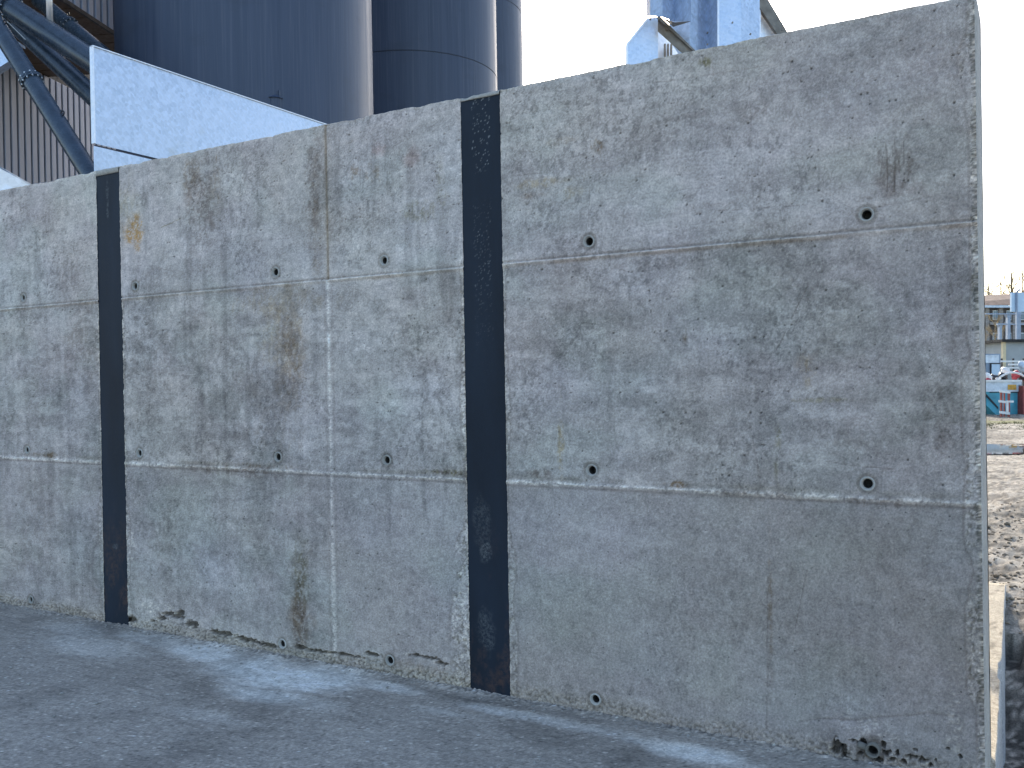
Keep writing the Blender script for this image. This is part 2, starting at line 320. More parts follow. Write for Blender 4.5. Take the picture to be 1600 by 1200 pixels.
def wall_fields(X, Z):
    row = np.where(Z > ZJ1, 2, np.where(Z > ZJ2, 1, 0))
    bay = np.where(X < S1[0], 0, np.where(X < XJ, 1, np.where(X < S2[0], 2, 3)))
    # ---- tone
    big = fbm(X*1.1, Z*1.3, 1, 4)-.5
    mid = fbm(X*4.2+3, Z*6.5, 2, 5, .6)-.5
    bands = fbm(X*2.0+9, Z*17, 5, 4, .6)-.5                       # pour bands lie across
    streak = fbm(X*26, Z*1.6, 3, 4, .6)-.5
    mott = fbm(X*15+(mid*3), Z*17, 4, 6, .68)
    blotch = ss(.50, .60, mott+.35*mid+.35*bands)
    fine = fbm(X*70, Z*55, 6, 3, .6)-.5
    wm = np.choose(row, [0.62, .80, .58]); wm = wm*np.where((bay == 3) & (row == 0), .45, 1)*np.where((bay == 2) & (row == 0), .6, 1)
    wm = wm*np.where(bay <= 1, 1.1, 1.0)
    scum = ss(.51, .58, fbm(X*9+20+mid*2, Z*12, 7, 6, .74)+.45*bands)           # pale laitance islands with broken edges
    specks = TAB[0][(X*331).astype(int) & 255, (Z*353).astype(int) & 255]-.5
    soft = fbm(X*6+60+1.5*mid, Z*7, 3, 6, .66)-.5                                  # cloudy, no direction
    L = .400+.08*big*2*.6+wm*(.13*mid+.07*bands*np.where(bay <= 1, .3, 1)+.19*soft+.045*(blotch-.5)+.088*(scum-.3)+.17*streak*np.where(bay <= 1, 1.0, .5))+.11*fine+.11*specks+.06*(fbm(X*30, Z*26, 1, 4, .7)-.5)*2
    isl = ss(.485, .525, fbm(X*19+5*mid, Z*18, 5, 6, .84)); L = L+wm*.060*(isl-.5)
    dirt = ss(.56, .62, fbm(X*60, Z*38, 2, 4, .8))*ss(.47, .62, fbm(X*2.6+3, Z*3.4, 7, 5, .6))*np.choose(row, [.6, 1, 1]); L = L*(1-.30*dirt)
    # pale left, low right poured darker and smoother; light falloff painted in too
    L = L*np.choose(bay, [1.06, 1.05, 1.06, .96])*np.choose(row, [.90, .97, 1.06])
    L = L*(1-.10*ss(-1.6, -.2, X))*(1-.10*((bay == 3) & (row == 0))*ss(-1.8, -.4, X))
    # laitance runs where damp boards left curtains
    drip = ss(.56, .70, fbm(X*20+40, Z*2.2, 6, 5, .6))*ss(.40, .62, fbm(X*1.7, Z*2.2+5, 7, 3))
    L = L*(1-.20*drip*np.where(bay == 3, .5, 1.0))
    warm = fbm(X*1.9+30, Z*2.6, 6, 4)-.5
    violet = fbm(X*2.3+11, Z*2.9+70, 3, 4, .6)-.5
    col = np.stack([L*(1.075+.09*warm+.045*violet), L*(.964-.028*violet), L*(.89-.10*warm+.045*violet)], -1)
    green = ss(.5, .7, fbm(X*3.1+80, Z*4+4, 2, 4)); col[..., 0] *= 1-.03*green; col[..., 2] *= 1-.02*green
    H = .0022*(fbm(X*3, Z*3, 1, 3)-.5)+.0007*fine+.0008*(blotch-.5)
    def stain(mask, c, s):
        k = (mask*s)[..., None]; col[:] = col*(1-k)+col*np.array(c)*k
    # ---- browns, rust, damp: (px, py, rx, ry, tint, strength)
    T = {'rust': (.90, .66, .38), 'ochre': (.86, .76, .58), 'brown': (.66, .57, .47), 'dark': (.60, .56, .54), 'olive': (.66, .64, .50), 'pink': (.95, .80, .78), 'light': (1.22, 1.24, 1.26)}
    spots = [(207, 358, 15, 22, 'rust', 1.0), (214, 385, 7, 12, 'rust', .7), (200, 330, 22, 60, 'ochre', .4), (312, 318, 30, 75, 'dark', .55), (300, 280, 22, 35, 'brown', .7), (335, 300, 10, 50, 'brown', .5),
             (275, 420, 60, 35, 'dark', .35), (455, 520, 24, 70, 'brown', .55), (452, 600, 20, 90, 'brown', .5), (470, 960, 18, 52, 'brown', .7), (474, 900, 22, 80, 'dark', .5), (440, 470, 70, 22, 'ochre', .5),
             (440, 540, 35, 60, 'ochre', .5), (430, 650, 45, 70, 'brown', .3), (555, 268, 12, 12, 'brown', .8), (583, 270, 13, 13, 'brown', .8), (640, 246, 18, 14, 'pink', .9), (590, 235, 12, 10, 'pink', .8), (548, 222, 16, 9, 'brown', .5),
             (658, 330, 24, 18, 'olive', .7), (690, 290, 10, 50, 'olive', .5), (935, 229, 9, 11, 'brown', 1.0), (880, 220, 40, 6, 'brown', .4), (1071, 525, 7, 16, 'brown', 1.0), (1215, 680, 8, 20, 'olive', 1.3), (1213, 730, 5, 26, 'olive', .7),
             (876, 690, 5, 48, 'ochre', .9), (1102, 97, 12, 10, 'olive', 1.2), (1402, 262, 42, 40, 'dark', .85), (1390, 300, 60, 14, 'dark', .5), (1185, 172, 22, 18, 'dark', .6), (1190, 350, 40, 10, 'dark', .4),
             (697, 738, 32, 6, 'olive', 1.5), (698, 738, 26, 4, 'dark', 1.3), (846, 739, 20, 6, 'dark', 1.0), (1062, 757, 26, 5, 'brown', 1.2), (940, 762, 40, 4, 'dark', .5), (490, 300, 16, 110, 'dark', .8), (493, 330, 10, 120, 'brown', .6),
             (525, 350, 12, 70, 'dark', .6), (70, 711, 26, 4, 'brown', 1.2), (380, 738, 60, 9, 'dark', .9), (400, 728, 50, 5, 'brown', .8), (320, 730, 90, 8, 'dark', .6), (1262, 590, 9, 30, 'ochre', .8), (1255, 560, 16, 16, 'brown', .5),
             (1290, 625, 60, 4, 'olive', .8), (850, 285, 50, 8, 'ochre', .7), (835, 305, 30, 5, 'brown', .6), (890, 300, 25, 10, 'ochre', .5), (1000, 415, 200, 9, 'dark', .35), (1400, 785, 120, 7, 'dark', .8), (1160, 770, 90, 5, 'dark', .8),
             (130, 540, 26, 70, 'dark', .6), (105, 420, 30, 40, 'dark', .4), (60, 590, 50, 70, 'dark', .35), (370, 590, 60, 90, 'dark', .4), (240, 560, 40, 90, 'dark', .45), (1345, 690, 60, 40, 'dark', .4), (1470, 640, 30, 90, 'dark', .45),
             (600, 790, 70, 18, 'dark', .3), (260, 830, 30, 60, 'dark', .4), (60, 830, 35, 70, 'dark', .45), (145, 870, 12, 60, 'dark', .5), (1204, 960, 4, 120, 'brown', .7), (1202, 1060, 6, 50, 'dark', .5),
             (700, 470, 20, 60, 'dark', .4), (1480, 690, 20, 60, 'dark', .5), (1110, 200, 160, 30, 'dark', .28), (1310, 130, 120, 50, 'dark', .3), (1450, 100, 70, 90, 'dark', .3), (940, 190, 40, 12, 'dark', .35),
             (1130, 930, 160, 60, 'dark', .22), (1420, 880, 100, 140, 'dark', .25), (1300, 1000, 200, 90, 'dark', .22), (960, 240, 15, 6, 'light', .6), (1495, 470, 26, 160, 'dark', .45), (640, 1040, 60, 10, 'brown', .4),
             (560, 540, 26, 22, 'light', .7), (655, 600, 45, 18, 'light', .7), (610, 640, 60, 14, 'light', .6), (570, 480, 30, 12, 'light', .5), (870, 570, 40, 22, 'light', .75), (905, 525, 30, 18, 'light', .6), (850, 640, 50, 20, 'light', .5),
             (1050, 640, 60, 16, 'light', .6), (1010, 600, 40, 14, 'light', .6), (1375, 560, 22, 40, 'light', .8), (1330, 640, 80, 16, 'light', .55), (1320, 535, 16, 12, 'light', .8), (1450, 560, 50, 20, 'light', .4), (1240, 620, 60, 12, 'light', .5),
             (690, 620, 25, 60, 'light', .5), (1150, 560, 30, 14, 'light', .4), (420, 780, 60, 20, 'light', .5), (300, 790, 60, 20, 'light', .5), (230, 880, 18, 50, 'light', .6), (340, 860, 60, 50, 'light', .35), (810, 560, 16, 60, 'light', .4),
             (590, 300, 50, 30, 'light', .35), (620, 370, 60, 25, 'light', .45), (240, 290, 40, 30, 'light', .3), (380, 300, 50, 60, 'light', .3), (450, 300, 20, 50, 'light', .3), (880, 270, 60, 12, 'light', .5), (830, 200, 40, 40, 'light', .35), (850, 340, 60, 16, 'light', .55),
             (1010, 690, 90, 20, 'light', .35), (1120, 700, 60, 14, 'light', .4), (900, 830, 90, 30, 'light', .25), (1320, 1100, 30, 14, 'light', .9), (1335, 1135, 30, 10, 'light', .8), (1260, 1155, 26, 10, 'light', .7), (1400, 1140, 40, 6, 'light', .6),
             (793, 519, 7, 4, 'light', 1.3), (470, 955, 17, 60, 'brown', .7), (469, 975, 12, 40, 'dark', .8), (312, 330, 28, 70, 'dark', .6), (470, 880, 14, 60, 'olive', .7), (172, 560, 12, 60, 'dark', .4), (1370, 1168, 90, 20, 'dark', .35), (1120, 320, 60, 5, 'dark', .4), (860, 230, 60, 6, 'dark', .3), (1080, 180, 60, 5, 'dark', .35)]
    brk = [np.clip(.22+1.25*ss(.45, .56, fbm(X*62, Z*36, k_, 5, .8)), 0, 1.3) for k_ in range(3)]
    for i, (px, py, rx, ry, t, s) in enumerate(spots):
        mk = blob(X, Z, px, py, rx, ry, i, .75, 1.1, 16 if max(rx, ry) > 14 else 50)
        if t != 'pink':                     # broken up, not airbrushed
            mk = mk*brk[i % 3]
        stain(np.clip(mk, 0, 1.3), T[t], min(s, 1.3)*.85)
    # pit at the rust spot
    H -= .004*blob(X, Z, 207, 358, 14, 20, 3, .5)*fbm(X*120, Z*120, 1, 2)
    # ---- formwork plywood seams, trowel scratches: thin lines across and down
    def line(p, q, wd, tint, s, wob=.004, dep=.0):
        ax, az = onwall(*p); bx, bz = onwall(*q); dx, dz = bx-ax, bz-az; Ln = math.hypot(dx, dz)
        ux, uz = dx/Ln, dz/Ln; mk = np.zeros(X.shape)
        m = (X > min(ax, bx)-.02) & (X < max(ax, bx)+.02) & (Z > min(az, bz)-.02) & (Z < max(az, bz)+.02)
        x_, z_ = X[m], Z[m]; t = (x_-ax)*ux+(z_-az)*uz; d = abs(-(x_-ax)*uz+(z_-az)*ux+wob*(fbm(t*9, t*0+p[0], 2, 3)-.5)*2)
        mk[m] = (1-ss(wd*.4, wd, d))*(t > 0)*(t < Ln)*ss(.30, .52, fbm(t*22+p[0], d*0, 4, 3))
        stain(mk, tint, s); return mk
    for p, q, wd, tt, s in [((338, 236), (341, 312), .003, T['brown'], .9), ((1262, 447), (1213, 548), .003, T['dark'], .8), ((1280, 720), (1430, 738), .002, T['dark'], .8), ((1383, 690), (1381, 770), .0022, T['light'], .9),
                            ((276, 258), (322, 288), .004, T['dark'], .8), ((252, 356), (282, 341), .003, T['olive'], 1.2), ((1200, 900), (1198, 1140), .004, T['dark'], .6), ((1260, 890), (1238, 1010), .0025, T['dark'], .7), ((1120, 330), (1250, 320), .002, T['dark'], .7),
                            ((1170, 660), (1190, 760), .004, T['dark'], .6), ((600, 235), (680, 195), .003, T['dark'], .5), ((1020, 130), (1240, 95), .004, T['dark'], .45), ((800, 275), (1080, 245), .003, T['dark'], .35), ((800, 330), (1120, 290), .003, T['dark'], .3),
                            ((440, 252), (450, 248), .004, T['dark'], 1.3), ((1035, 450), (1040, 760), .0025, T['light'], .35), ((1185, 440), (1190, 700), .0025, T['light'], .3), ((840, 860), (846, 980), .002, T['dark'], .5), ((1480, 300), (1330, 332), .003, T['dark'], .5),
                            ((1170, 130), (1178, 330), .003, T['dark'], .4), ((920, 250), (921, 380), .003, T['dark'], .5), ((1385, 215), (1386, 300), .003, T['dark'], 1.0), ((1398, 215), (1399, 300), .003, T['dark'], 1.0), ((1412, 220), (1412, 290), .003, T['dark'], .9), ((590, 210), (592, 350), .003, T['dark'], .35),
                            ((820, 990), (824, 1080), .002, T['dark'], .4), ((560, 820), (566, 990), .002, T['light'], .3), ((370, 380), (452, 372), .002, T['dark'], .5), ((1395, 840), (1400, 980), .002, T['dark'], .4)]:
        H -= .0008*line(p, q, wd, tt, s)
    # faint chain of pour lines across the upper right bay
    pour = ss(.55, .62, fbm(X*1.2, Z*46+(fbm(X*3, Z*3, 5, 3))*5, 3, 3, .5))*((row == 2) & (bay >= 2))
    stain(pour, T['light'], .22)
    # pinholes and blow holes, a few large enough to be real pits
    wv = worley(X*26, Z*26, 2); sel = TAB[5][np.floor(X*26).astype(int) & 255, np.floor(Z*26).astype(int) & 255]
    pit = (wv < .10)*(sel > .90)*np.where((bay == 3) & (row == 0), .4, 1); H -= .004*pit; stain(pit*1., (.30, .29, .28), .9)
    # ---- joints
    dj = Z-(ZJ1+.0016*(fbm(X*6, X*0, 2, 3)-.5)); rj = fbm(X*60, Z*60, 3, 3)
    fin = np.exp(-(dj/.0055)**2)*(.55+.8*ss(.35, .6, fbm(X*5, X*0+3, 4, 4)))
    H += .0055*fin*(.5+rj); stain(fin*(dj < .003), (1.40, 1.38, 1.33), .8)
    above = np.exp(-((dj-.0095)/.0045)**2); stain(np.clip(above*(.75+.5*ss(.4, .6, fbm(X*7, X*0+9, 2, 4))), 0, 1), (.50, .47, .43), .75); H -= .0025*above
    below = np.exp(-((dj+.010)/.006)**2); stain(below*(.4+.6*ss(.45, .6, fbm(X*9, X*0+31, 1, 4))), T['brown'], .6)
    wj = .0055+.006*ss(.35, .7, fbm(X*4, X*0+7, 5, 4)); dj = Z-(ZJ2+.003*(fbm(X*9, X*0+2, 2, 3)-.5))
    crust = np.exp(-(dj/wj)**2); rr = fbm(X*110, Z*130, 1, 3, .7)
    H += crust*(.002+.010*np.clip(rr-.35, 0, 1)); stain(crust*ss(.40, .55, rr+.12*fbm(X*10, X*0, 3, 3)-.03), (1.85, 1.84, 1.76), 1.0)
    stain(np.exp(-((dj-.02)/.012)**2)*ss(.4, .65, fbm(X*3.5, X*0+51, 6, 4)), (.72, .70, .64), .7)
    stain(np.exp(-((dj+.014)/.005)**2), T['dark'], .7)
    # upright joint: damp dark groove in the top lift, crusted fin below
    dv = X-(XJ+.003*(fbm(Z*8, Z*0, 2, 3)-.5)); wv2 = np.where(row == 2, .006, .007+.004*ss(.4, .6, fbm(Z*6, Z*0, 6, 3)))
    cv = np.exp(-(dv/wv2)**2); up = (row == 2)
    H += np.where(up, -.004, .002+.008*np.clip(rr-.35, 0, 1))*cv
    stain(cv*up, (.62, .55, .44), .9); stain(np.exp(-(abs(dv)/.03)**1.3)*up, (.80, .74, .66), .6)
    stain(cv*(~up)*ss(.36, .52, rr), (1.7, 1.7, 1.66), .9); stain(np.exp(-((abs(dv)-.022)/.008)**2)*(~up), T['dark'], .35)
    # ---- crusted margins beside the two steel strips and the free end
    for e, side, amp in ((S1[0], -1, .6), (S1[1], 1, .8), (S2[0], -1, 1.0), (S2[1], 1, .8), (XE, -1, 1.0)):
        d = (X-e)*side
        w0 = .010+.018*ss(.3, .7, fbm(Z*7+e, Z*0, 1, 4))
        low = 1-ss(.45, .80, Z)
        if e == S2[0]: w0 = w0+.075*low*ss(.25, .6, fbm(Z*11, Z*0+2, 2, 4))
        elif e == XE: w0 = .022+.03*ss(.35, .7, fbm(Z*6, Z*0+6, 1, 4))
        else: w0 = w0+.018*low
        lowup = 1-.75*ss(1.75, 1.85, Z) if e != XE else 1-.25*ss(1.75, 1.85, Z)
        edge = 1-ss(w0*.85, w0, d+.006*(fbm(X*60, Z*60, 5, 2)-.5)); edge = edge*(d > -.0005)*lowup*amp*(np.clip(.25+1.2*ss(.42, .62, fbm(X*16, Z*9, 7, 4)), 0, 1) if e == XE else 1)
        rim = np.exp(-((d-w0)/.004)**2)*(d > 0)*lowup
        H -= .0022*edge; H += edge*.005*(fbm(X*150, Z*140, 3, 3, .75)-.45)
        stain(rim, T['dark'], .6)
        stain(edge*ss(.46, .58, fbm(X*130, Z*110, 2, 3, .75)), (1.6, 1.6, 1.54), .8)
        stain(edge*ss(.52, .66, fbm(X*90+50, Z*70, 6, 3, .7)), (.45, .43, .38), .8)
        cr = np.exp(-(d/.005)**2)*(d > -.0005)*ss(.35, .6, fbm(Z*40, Z*0+e, 4, 3))
        H += .002*cr; stain(cr, (1.45, 1.4, 1.3), .6*lowup+.1)
    # free end: a second dark band of exposed sand right on the arris
    d = XE-X; arr = (1-ss(.008, .020, d+.022*(fbm(Z*17, Z*0, 2, 4)-.5)))
    ag = fbm(X*210, Z*170, 4, 3, .75); stain(arr*ss(.47, .56, ag), (.35, .36, .33), .85); stain(arr*ss(.53, .62, 1-ag), (1.45, 1.42, 1.34), .8); H += arr*.005*(ag-.5)
    # ---- foot of the wall: washed out aggregate and honeycombs
    foot = 1-ss(.03, .085, Z+.05*(fbm(X*6, Z*5, 3, 4)-.5)); foot = foot*np.where(bay == 3, .75, 1)
    wc = worley(X*75, Z*75, 1); peb = np.clip(1-wc*1.5, 0, 1)
    H += foot*(.007*peb-.003)
    tn = TAB[2][np.floor(X*75).astype(int) & 255, np.floor(Z*75).astype(int) & 255]
    stain(foot*(wc > .55), (.45, .43, .38), .8); stain(foot*(wc < .4)*(tn > .6), (1.35, 1.3, 1.2), .6); stain(foot, (.86, .83, .74), .5)
    for i, (px, py, rx, ry) in enumerate([(268, 961, 18, 4), (282, 958, 7, 4), (252, 966, 9, 3), (240, 970, 6, 2), (205, 968, 8, 7), (300, 975, 12, 6), (1306, 1164, 9, 11), (1318, 1172, 6, 9), (1335, 1157, 9, 3), (1349, 1164, 6, 10), (1385, 1178, 8, 5), (1322, 1184, 9, 4), (1395, 1186, 6, 5), (1380, 1163, 4, 7),
                                          (1423, 1182, 10, 4), (1403, 1176, 4, 7), (1441, 1188, 7, 5), (1453, 1195, 5, 4), (1290, 1178, 6, 3), (1480, 1170, 4, 2), (1363, 1186, 12, 4), (665, 1027, 26, 3), (580, 1022, 16, 3), (545, 1024, 30, 2.2), (690, 1037, 12, 3), (500, 1018, 24, 2.5), (1370, 1190, 8, 5), (1412, 1190, 5, 4), (1345, 1178, 4, 3), (1336, 1190, 5, 3), (1430, 1172, 3, 2), (1462, 1186, 3, 3), (1500, 1182, 3, 3),
                                          (420, 1008, 18, 4), (350, 990, 24, 4), (385, 1000, 16, 4), (470, 1012, 8, 4)]):
        cav = blob(X, Z, px, py, rx, ry, i, .35, 1.1, 70)
        cav = ss(.25, .6, cav*(.6+.9*fbm(X*60, Z*60, 3, 3))); H -= .022*cav; stain(cav, (.20, .19, .17), .85)
        rim = blob(X, Z, px, py, rx*1.5, ry*1.5, i+2, .5, .9, 50)*(1-cav); H += .002*rim; stain(rim*ss(.48, .6, rr), (1.5, 1.48, 1.4), .7)
    # raised flap line over the low right honeycomb
    fl = abs(Z-(.155+.05*np.sin((X+.55)*5.5)+.03*(fbm(X*9, Z*9, 1, 3)-.5))); mk = np.exp(-(fl/.004)**2)*(X > -.75)*(X < -.25); H -= .002*mk; stain(mk, T['dark'], .5)
    # swirls of torn skin over the low right honeycomb and beside the left strip
    for px, py, rx, ry in ((1330, 1118, 62, 22), (1285, 1160, 40, 16), (1490, 1090, 16, 60), (1490, 1150, 22, 30), (720, 960, 14, 90), (206, 850, 7, 60), (250, 955, 40, 14), (1370, 1150, 60, 10), (1120, 1160, 60, 5)):
        mk = blob(X, Z, px, py, rx, ry, 3, .6, .8, 12)
        if not mk.any(): continue
        sw = abs(np.sin(26*fbm(X*9, Z*13, 2, 4, .6)))**6*ss(.35, .6, fbm(X*60, Z*60, 4, 3, .7))
        stain(np.clip(mk*sw, 0, 1), (1.7, 1.7, 1.6), .8); H += .002*mk*sw; stain(mk, T['dark'], .15)
    # ---- tie holes
    ringm = np.zeros(X.shape)
    for hx, hz in HOLES+[LOWHOLE]+HOLES_OFF:
        m = (abs(X-hx) < .09) & (abs(Z-hz) < .12)
        d = np.hypot(X[m]-hx, Z[m]-hz)
        H[m] = np.where(d < .0225, -.055, H[m]*ss(.022, .034, d)-.0012*(1-ss(.024, .036, d)))
        k = np.exp(-((d-.031)/.006)**2); t = np.zeros(X.shape); t[m] = k; ringm += t
        if (hx, hz) == LOWHOLE: H[m] -= .010*(1-ss(.03, .055, d))
    stain(np.clip(ringm, 0, 1), (.58, .56, .52), .8)
    # top arris crumbles
    te = 1-ss(0, .018, TOP-Z+.010*(fbm(X*30, X*0, 3, 4)-.5)); H -= .006*te*fbm(X*50, Z*50, 2, 3); stain(te, (1.18, 1.14, 1.05), .6)
    return H, np.clip(col, .02, .8)

wall = empty('concrete_wall', (-3.5, .13, 0), 'tall stained cast concrete wall with two dark steel strips, filling the frame', 'wall')
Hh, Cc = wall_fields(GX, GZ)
XX = GX.copy(); YY = -Hh
# ragged vertical edges beside the strips
for e, s in ((S1[0], -1), (S1[1], 1), (S2[0], -1), (S2[1], 1)):
    j = np.argmin(abs(xs-e)); lowr = .4+.6*(1-ss(1.7, 1.85, zs))
    XX[:, j] += s*(.0035*lowr*fbm(zs*70, zs*0+e*3, 2, 3)+.002*lowr*(fbm(zs*12, zs*0+e, 3, 2)))
    YY[:, j] += .003
    if s == 1: XX[:, j+1] = np.maximum(XX[:, j+1], XX[:, j]+.0005)
    else: XX[:, j-1] = np.minimum(XX[:, j-1], XX[:, j]-.0005)
# gentle sag + chips of the top edge
ZZ = GZ.copy()
sag = .004*(fbm(xs*2, xs*0, 2, 4)-.5)*2+.005*(fbm(xs*55, xs*0, 3, 4, .8)-.5)-.006*ss(.62, .75, fbm(xs*9, xs*0+4, 5, 3))
ZZ += ss(TOP-.10, TOP, GZ)*sag[None, :]
# top surface rows and free end columns
def extend(A, add): return np.concatenate([A, add], 0)
TH = .262
tops = [(.004, .003), (.012, .004), (.05, .004), (.12, .0), (.2, -.002), (.25, -.003), (TH-.008, -.006), (TH, -.02), (TH, -.4), (TH, -2.6)]
base_y = YY[-1]; base_z = ZZ[-1]
addY = np.stack([np.full_like(xs, d) for d, _ in tops]); rough = np.stack([.004*(fbm(xs*18+k*5, xs*0+k, 1, 3)-.5) if k < 8 else xs*0 for k in range(len(tops))])
addZ = np.stack([base_z+dz for _, dz in tops])+rough; addX = np.stack([xs]*len(tops)); addC = np.repeat(Cc[-1:][:], len(tops), 0)*1.15
XX = extend(XX, addX); YY = extend(YY, addY); ZZ = extend(ZZ, addZ); Cc = extend(Cc, np.clip(addC, 0, .6))
ri = [0, int(np.argmin(abs(zs-ZJ2))), int(np.argmin(abs(zs-ZJ1))), XX.shape[0]-1]
cj = [0]+[int(np.argmin(abs(xs-e))) for e in (S1[0], S1[1], XJ, S2[0], S2[1])]+[len(xs)-1]
# behind the strips the wall is closed; the columns between the edges stay out of the front
bays = [(cj[0], cj[1]), (cj[2], cj[3]), (cj[3], cj[4]), (cj[5], cj[6])]
for bi, (c0, c1) in enumerate(bays):
    for k in range(3):
        a, b_ = ri[k], ri[k+1]
        s = (slice(a, b_+1), slice(c0, c1+1))
        X_, Y_, Z_, C_ = XX[s], YY[s], ZZ[s], Cc[s]
        if bi == 3:                                             # free end face, cast against a board
            ys = [.003, .008, .03, .07, .12, .17, .22, .25, TH]; m_ = X_.shape[0]
            nf = min(m_, ri[3]-len(tops)-a+1) if k == 2 else m_
            ex = np.stack([np.full(m_, XE)+o for o in (.0015, .004, .005, .005, .006, .006, .006, .005, .002)], 1)+.003*(fbm(Z_[:, -1:]*25, np.array(ys)[None, :]*25, 2, 3)-.5)
            ey = np.stack([np.minimum(np.full(m_, y), TH) for y in ys], 1)
            if k == 2: ey[nf:] = np.maximum(ey[nf:], Y_[nf:, -1:])
            ez = np.repeat(Z_[:, -1:], len(ys), 1)
            g = (.38+.06*(fbm(ez*6, ey*20, 3, 4)-.5)*2)[..., None]*np.array([1.0, .97, .90])
            X_ = np.concatenate([X_, ex], 1); Y_ = np.concatenate([Y_, ey], 1); Z_ = np.concatenate([Z_, ez], 1); C_ = np.concatenate([C_, g], 1)
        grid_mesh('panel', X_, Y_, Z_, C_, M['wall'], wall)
# closed core behind the cast faces, split round the holes' depth
bm = bmesh.new(); box(bm, -9.58, XE-.01, .075, TH-.004, -.06, TOP-.03); build('core', bm, M['plainconc'], wall)
# strips
def strip(e0, e1, ztop, seed, flecks, smudge):
    xa = np.linspace(e0-.006, e1+.006, 46); za = np.linspace(-.05, ztop, 560); X, Z = np.meshgrid(xa, za)
    Y = .0045+.0006*(fbm(X*9, Z*5, seed, 3)-.5)
    c = np.zeros(X.shape+(3,))
    cx = (e0+e1)/2; wd = e1-e0
    if flecks:
        env = (abs(X-cx) < wd*.24)*np.clip(ss(ztop-1.0, ztop-.15, Z)+.25*ss(1.2, 1.8, Z), 0, 1)*ss(.25, .6, fbm(Z*7, Z*0, 2, 3))
        rnd = TAB[4][(X*300).astype(int) & 255, (Z*290).astype(int) & 255]
        c[..., 0] = env*(rnd > .91)*.55*TAB[1][(X*100).astype(int) & 255, (Z*90).astype(int) & 255]
    for (sx, sz, ax, az, v) in smudge:
        d = np.hypot((X-sx)/ax, (Z-sz)/az)+.9*(fbm(X*30, Z*22, 2, 4)-.5)
        c[..., 2] = np.maximum(c[..., 2], v*(1-ss(.5, 1.1, d)))
    c[..., 1] = .9*(1-ss(.15, .8, Z))*ss(.45, .65, fbm(X*12, Z*6, 5, 4))
    o = grid_mesh('steel_strip', X, Y, Z, c, M['steel'], wall)
    return o
z1 = onwall(168, 272)[1]; z2 = onwall(750, 153)[1]
strip(S1[0], S1[1], z1+.004, 1, False, [((S1[0]+S1[1])/2, onwall(185, 855)[1], 0.03, .02, .6), (S1[0]+.09, 2.35, .012, .14, .5)])
strip(S2[0], S2[1], z2, 2, True, [(onwall(757, 865)[0], onwall(757, 862)[1], .034, .045, .8), (onwall(757, 925)[0], .26, .05, .10, .5), (onwall(752, 790)[0], .72, .05, .12, .35)])
# strip of concrete above each bar
for (a_, b_), zt in ((S1, z1), (S2, z2)):
    xa = np.linspace(a_-.0, b_+.0, 40); rows = [(zt-.0005+.0, .003), (zt, -.001), (TOP-.006, -.001)]+[(TOP, t[0]) for t in tops]
    j = [np.interp(xa, xs, base_z) for _ in rows]
    X = np.stack([xa]*len(rows)); Y = np.stack([np.full_like(xa, r[1]) for r in rows]); Z = np.stack([np.full_like(xa, rows[0][0]), np.full_like(xa, rows[1][0]), j[2]-.006]+[j[0]+t[1] for t in tops])
    Z[0:2] += .0015*fbm(xa*60, xa*0, 1, 2)
    c = np.ones(X.shape+(3,))*np.array([.36, .345, .31])
    grid_mesh('strip_cap', X, Y, Z, c, M['wall'], wall)
# tie sleeves
for i, (hx, hz) in enumerate(HOLES+HOLES_OFF+[LOWHOLE]):
    bm = bmesh.new(); r = .0185 if i % 3 else .0175; pr = -.0022 if i % 2 else -.0012
    if (hx, hz) == LOWHOLE:
        lathe(bm, [(.017, .05), (.018, -.010), (.0235, -.012), (.0245, .05)], (hx, 0, hz), n=28)
    else:
        lathe(bm, [(r-.003, .010), (r, .002), (r+.002, pr), (r+.0048, pr), (r+.0075, .003)], (hx+random.uniform(-.001, .001), 0, hz), n=28)
    o = build('tie_sleeve', bm, M['sleeve'] if (hx, hz) != LOWHOLE else M['sleevedark'], wall, smooth=True)
    bm = bmesh.new(); rings = lathe(bm, [(r-.003, .009), (r-.0045, .03), (r-.002, .052), (r*.4, .050+random.uniform(0, .006))], (hx, 0, hz), n=20); bm.faces.new(rings[-1]); build('hole_plug', bm, M['holedark'], o)
bm = bmesh.new(); px_, pz_ = onwall(1351, 1166); tube(bm, (px_-.022, -.004, pz_+.006), (px_+.010, .004, pz_-.006), .0115, .012, 14); build('spacer_stub', bm, M['sleevedark'], wall, smooth=True)

# ================================================================== GROUND IN FRONT
def axis(lo, hi, dlo, dhi, step, far):
    return np.unique(np.concatenate([np.linspace(lo, dlo, far), np.arange(dlo, dhi, step), np.linspace(dhi, hi, far)]))
gx = axis(-60, 40, -6.9, .35, .0085, 24); gy = axis(-50, .02, -1.75, -.0, .0075, 24)
X, Y = np.meshgrid(gx, gy)
near = ((X > -7) & (X < .4) & (Y > -1.8)).astype(float)
rough1 = fbm(X*60, Y*60, 2, 3, .65)-.5; rough2 = fbm(X*9, Y*9, 1, 4)-.5
foot = 1-ss(0, .05, -Y+.05*(fbm(X*5, Y*5, 3, 3)-.5))
def gblob(px, py, rx, ry, seed, sx=2, sy=5):
    cx, cy = onground(px, py); x2, y2 = onground(px+rx, py+rx*.20); _, y3 = onground(px, py+ry)
    ux, uy = x2-cx, y2-cy; ax = math.hypot(ux, uy); ux /= ax; uy /= ax; ay = abs(y3-cy)
    a = (X-cx)*ux+(Y-cy)*uy; b_ = -(X-cx)*uy+(Y-cy)*ux
    d = np.hypot(a/ax, b_/ay)+1.0*(fbm(a*3.2+seed, b_*5.5, seed, 5, .6)-.5)
    return 1-ss(.35, 1.25, d)
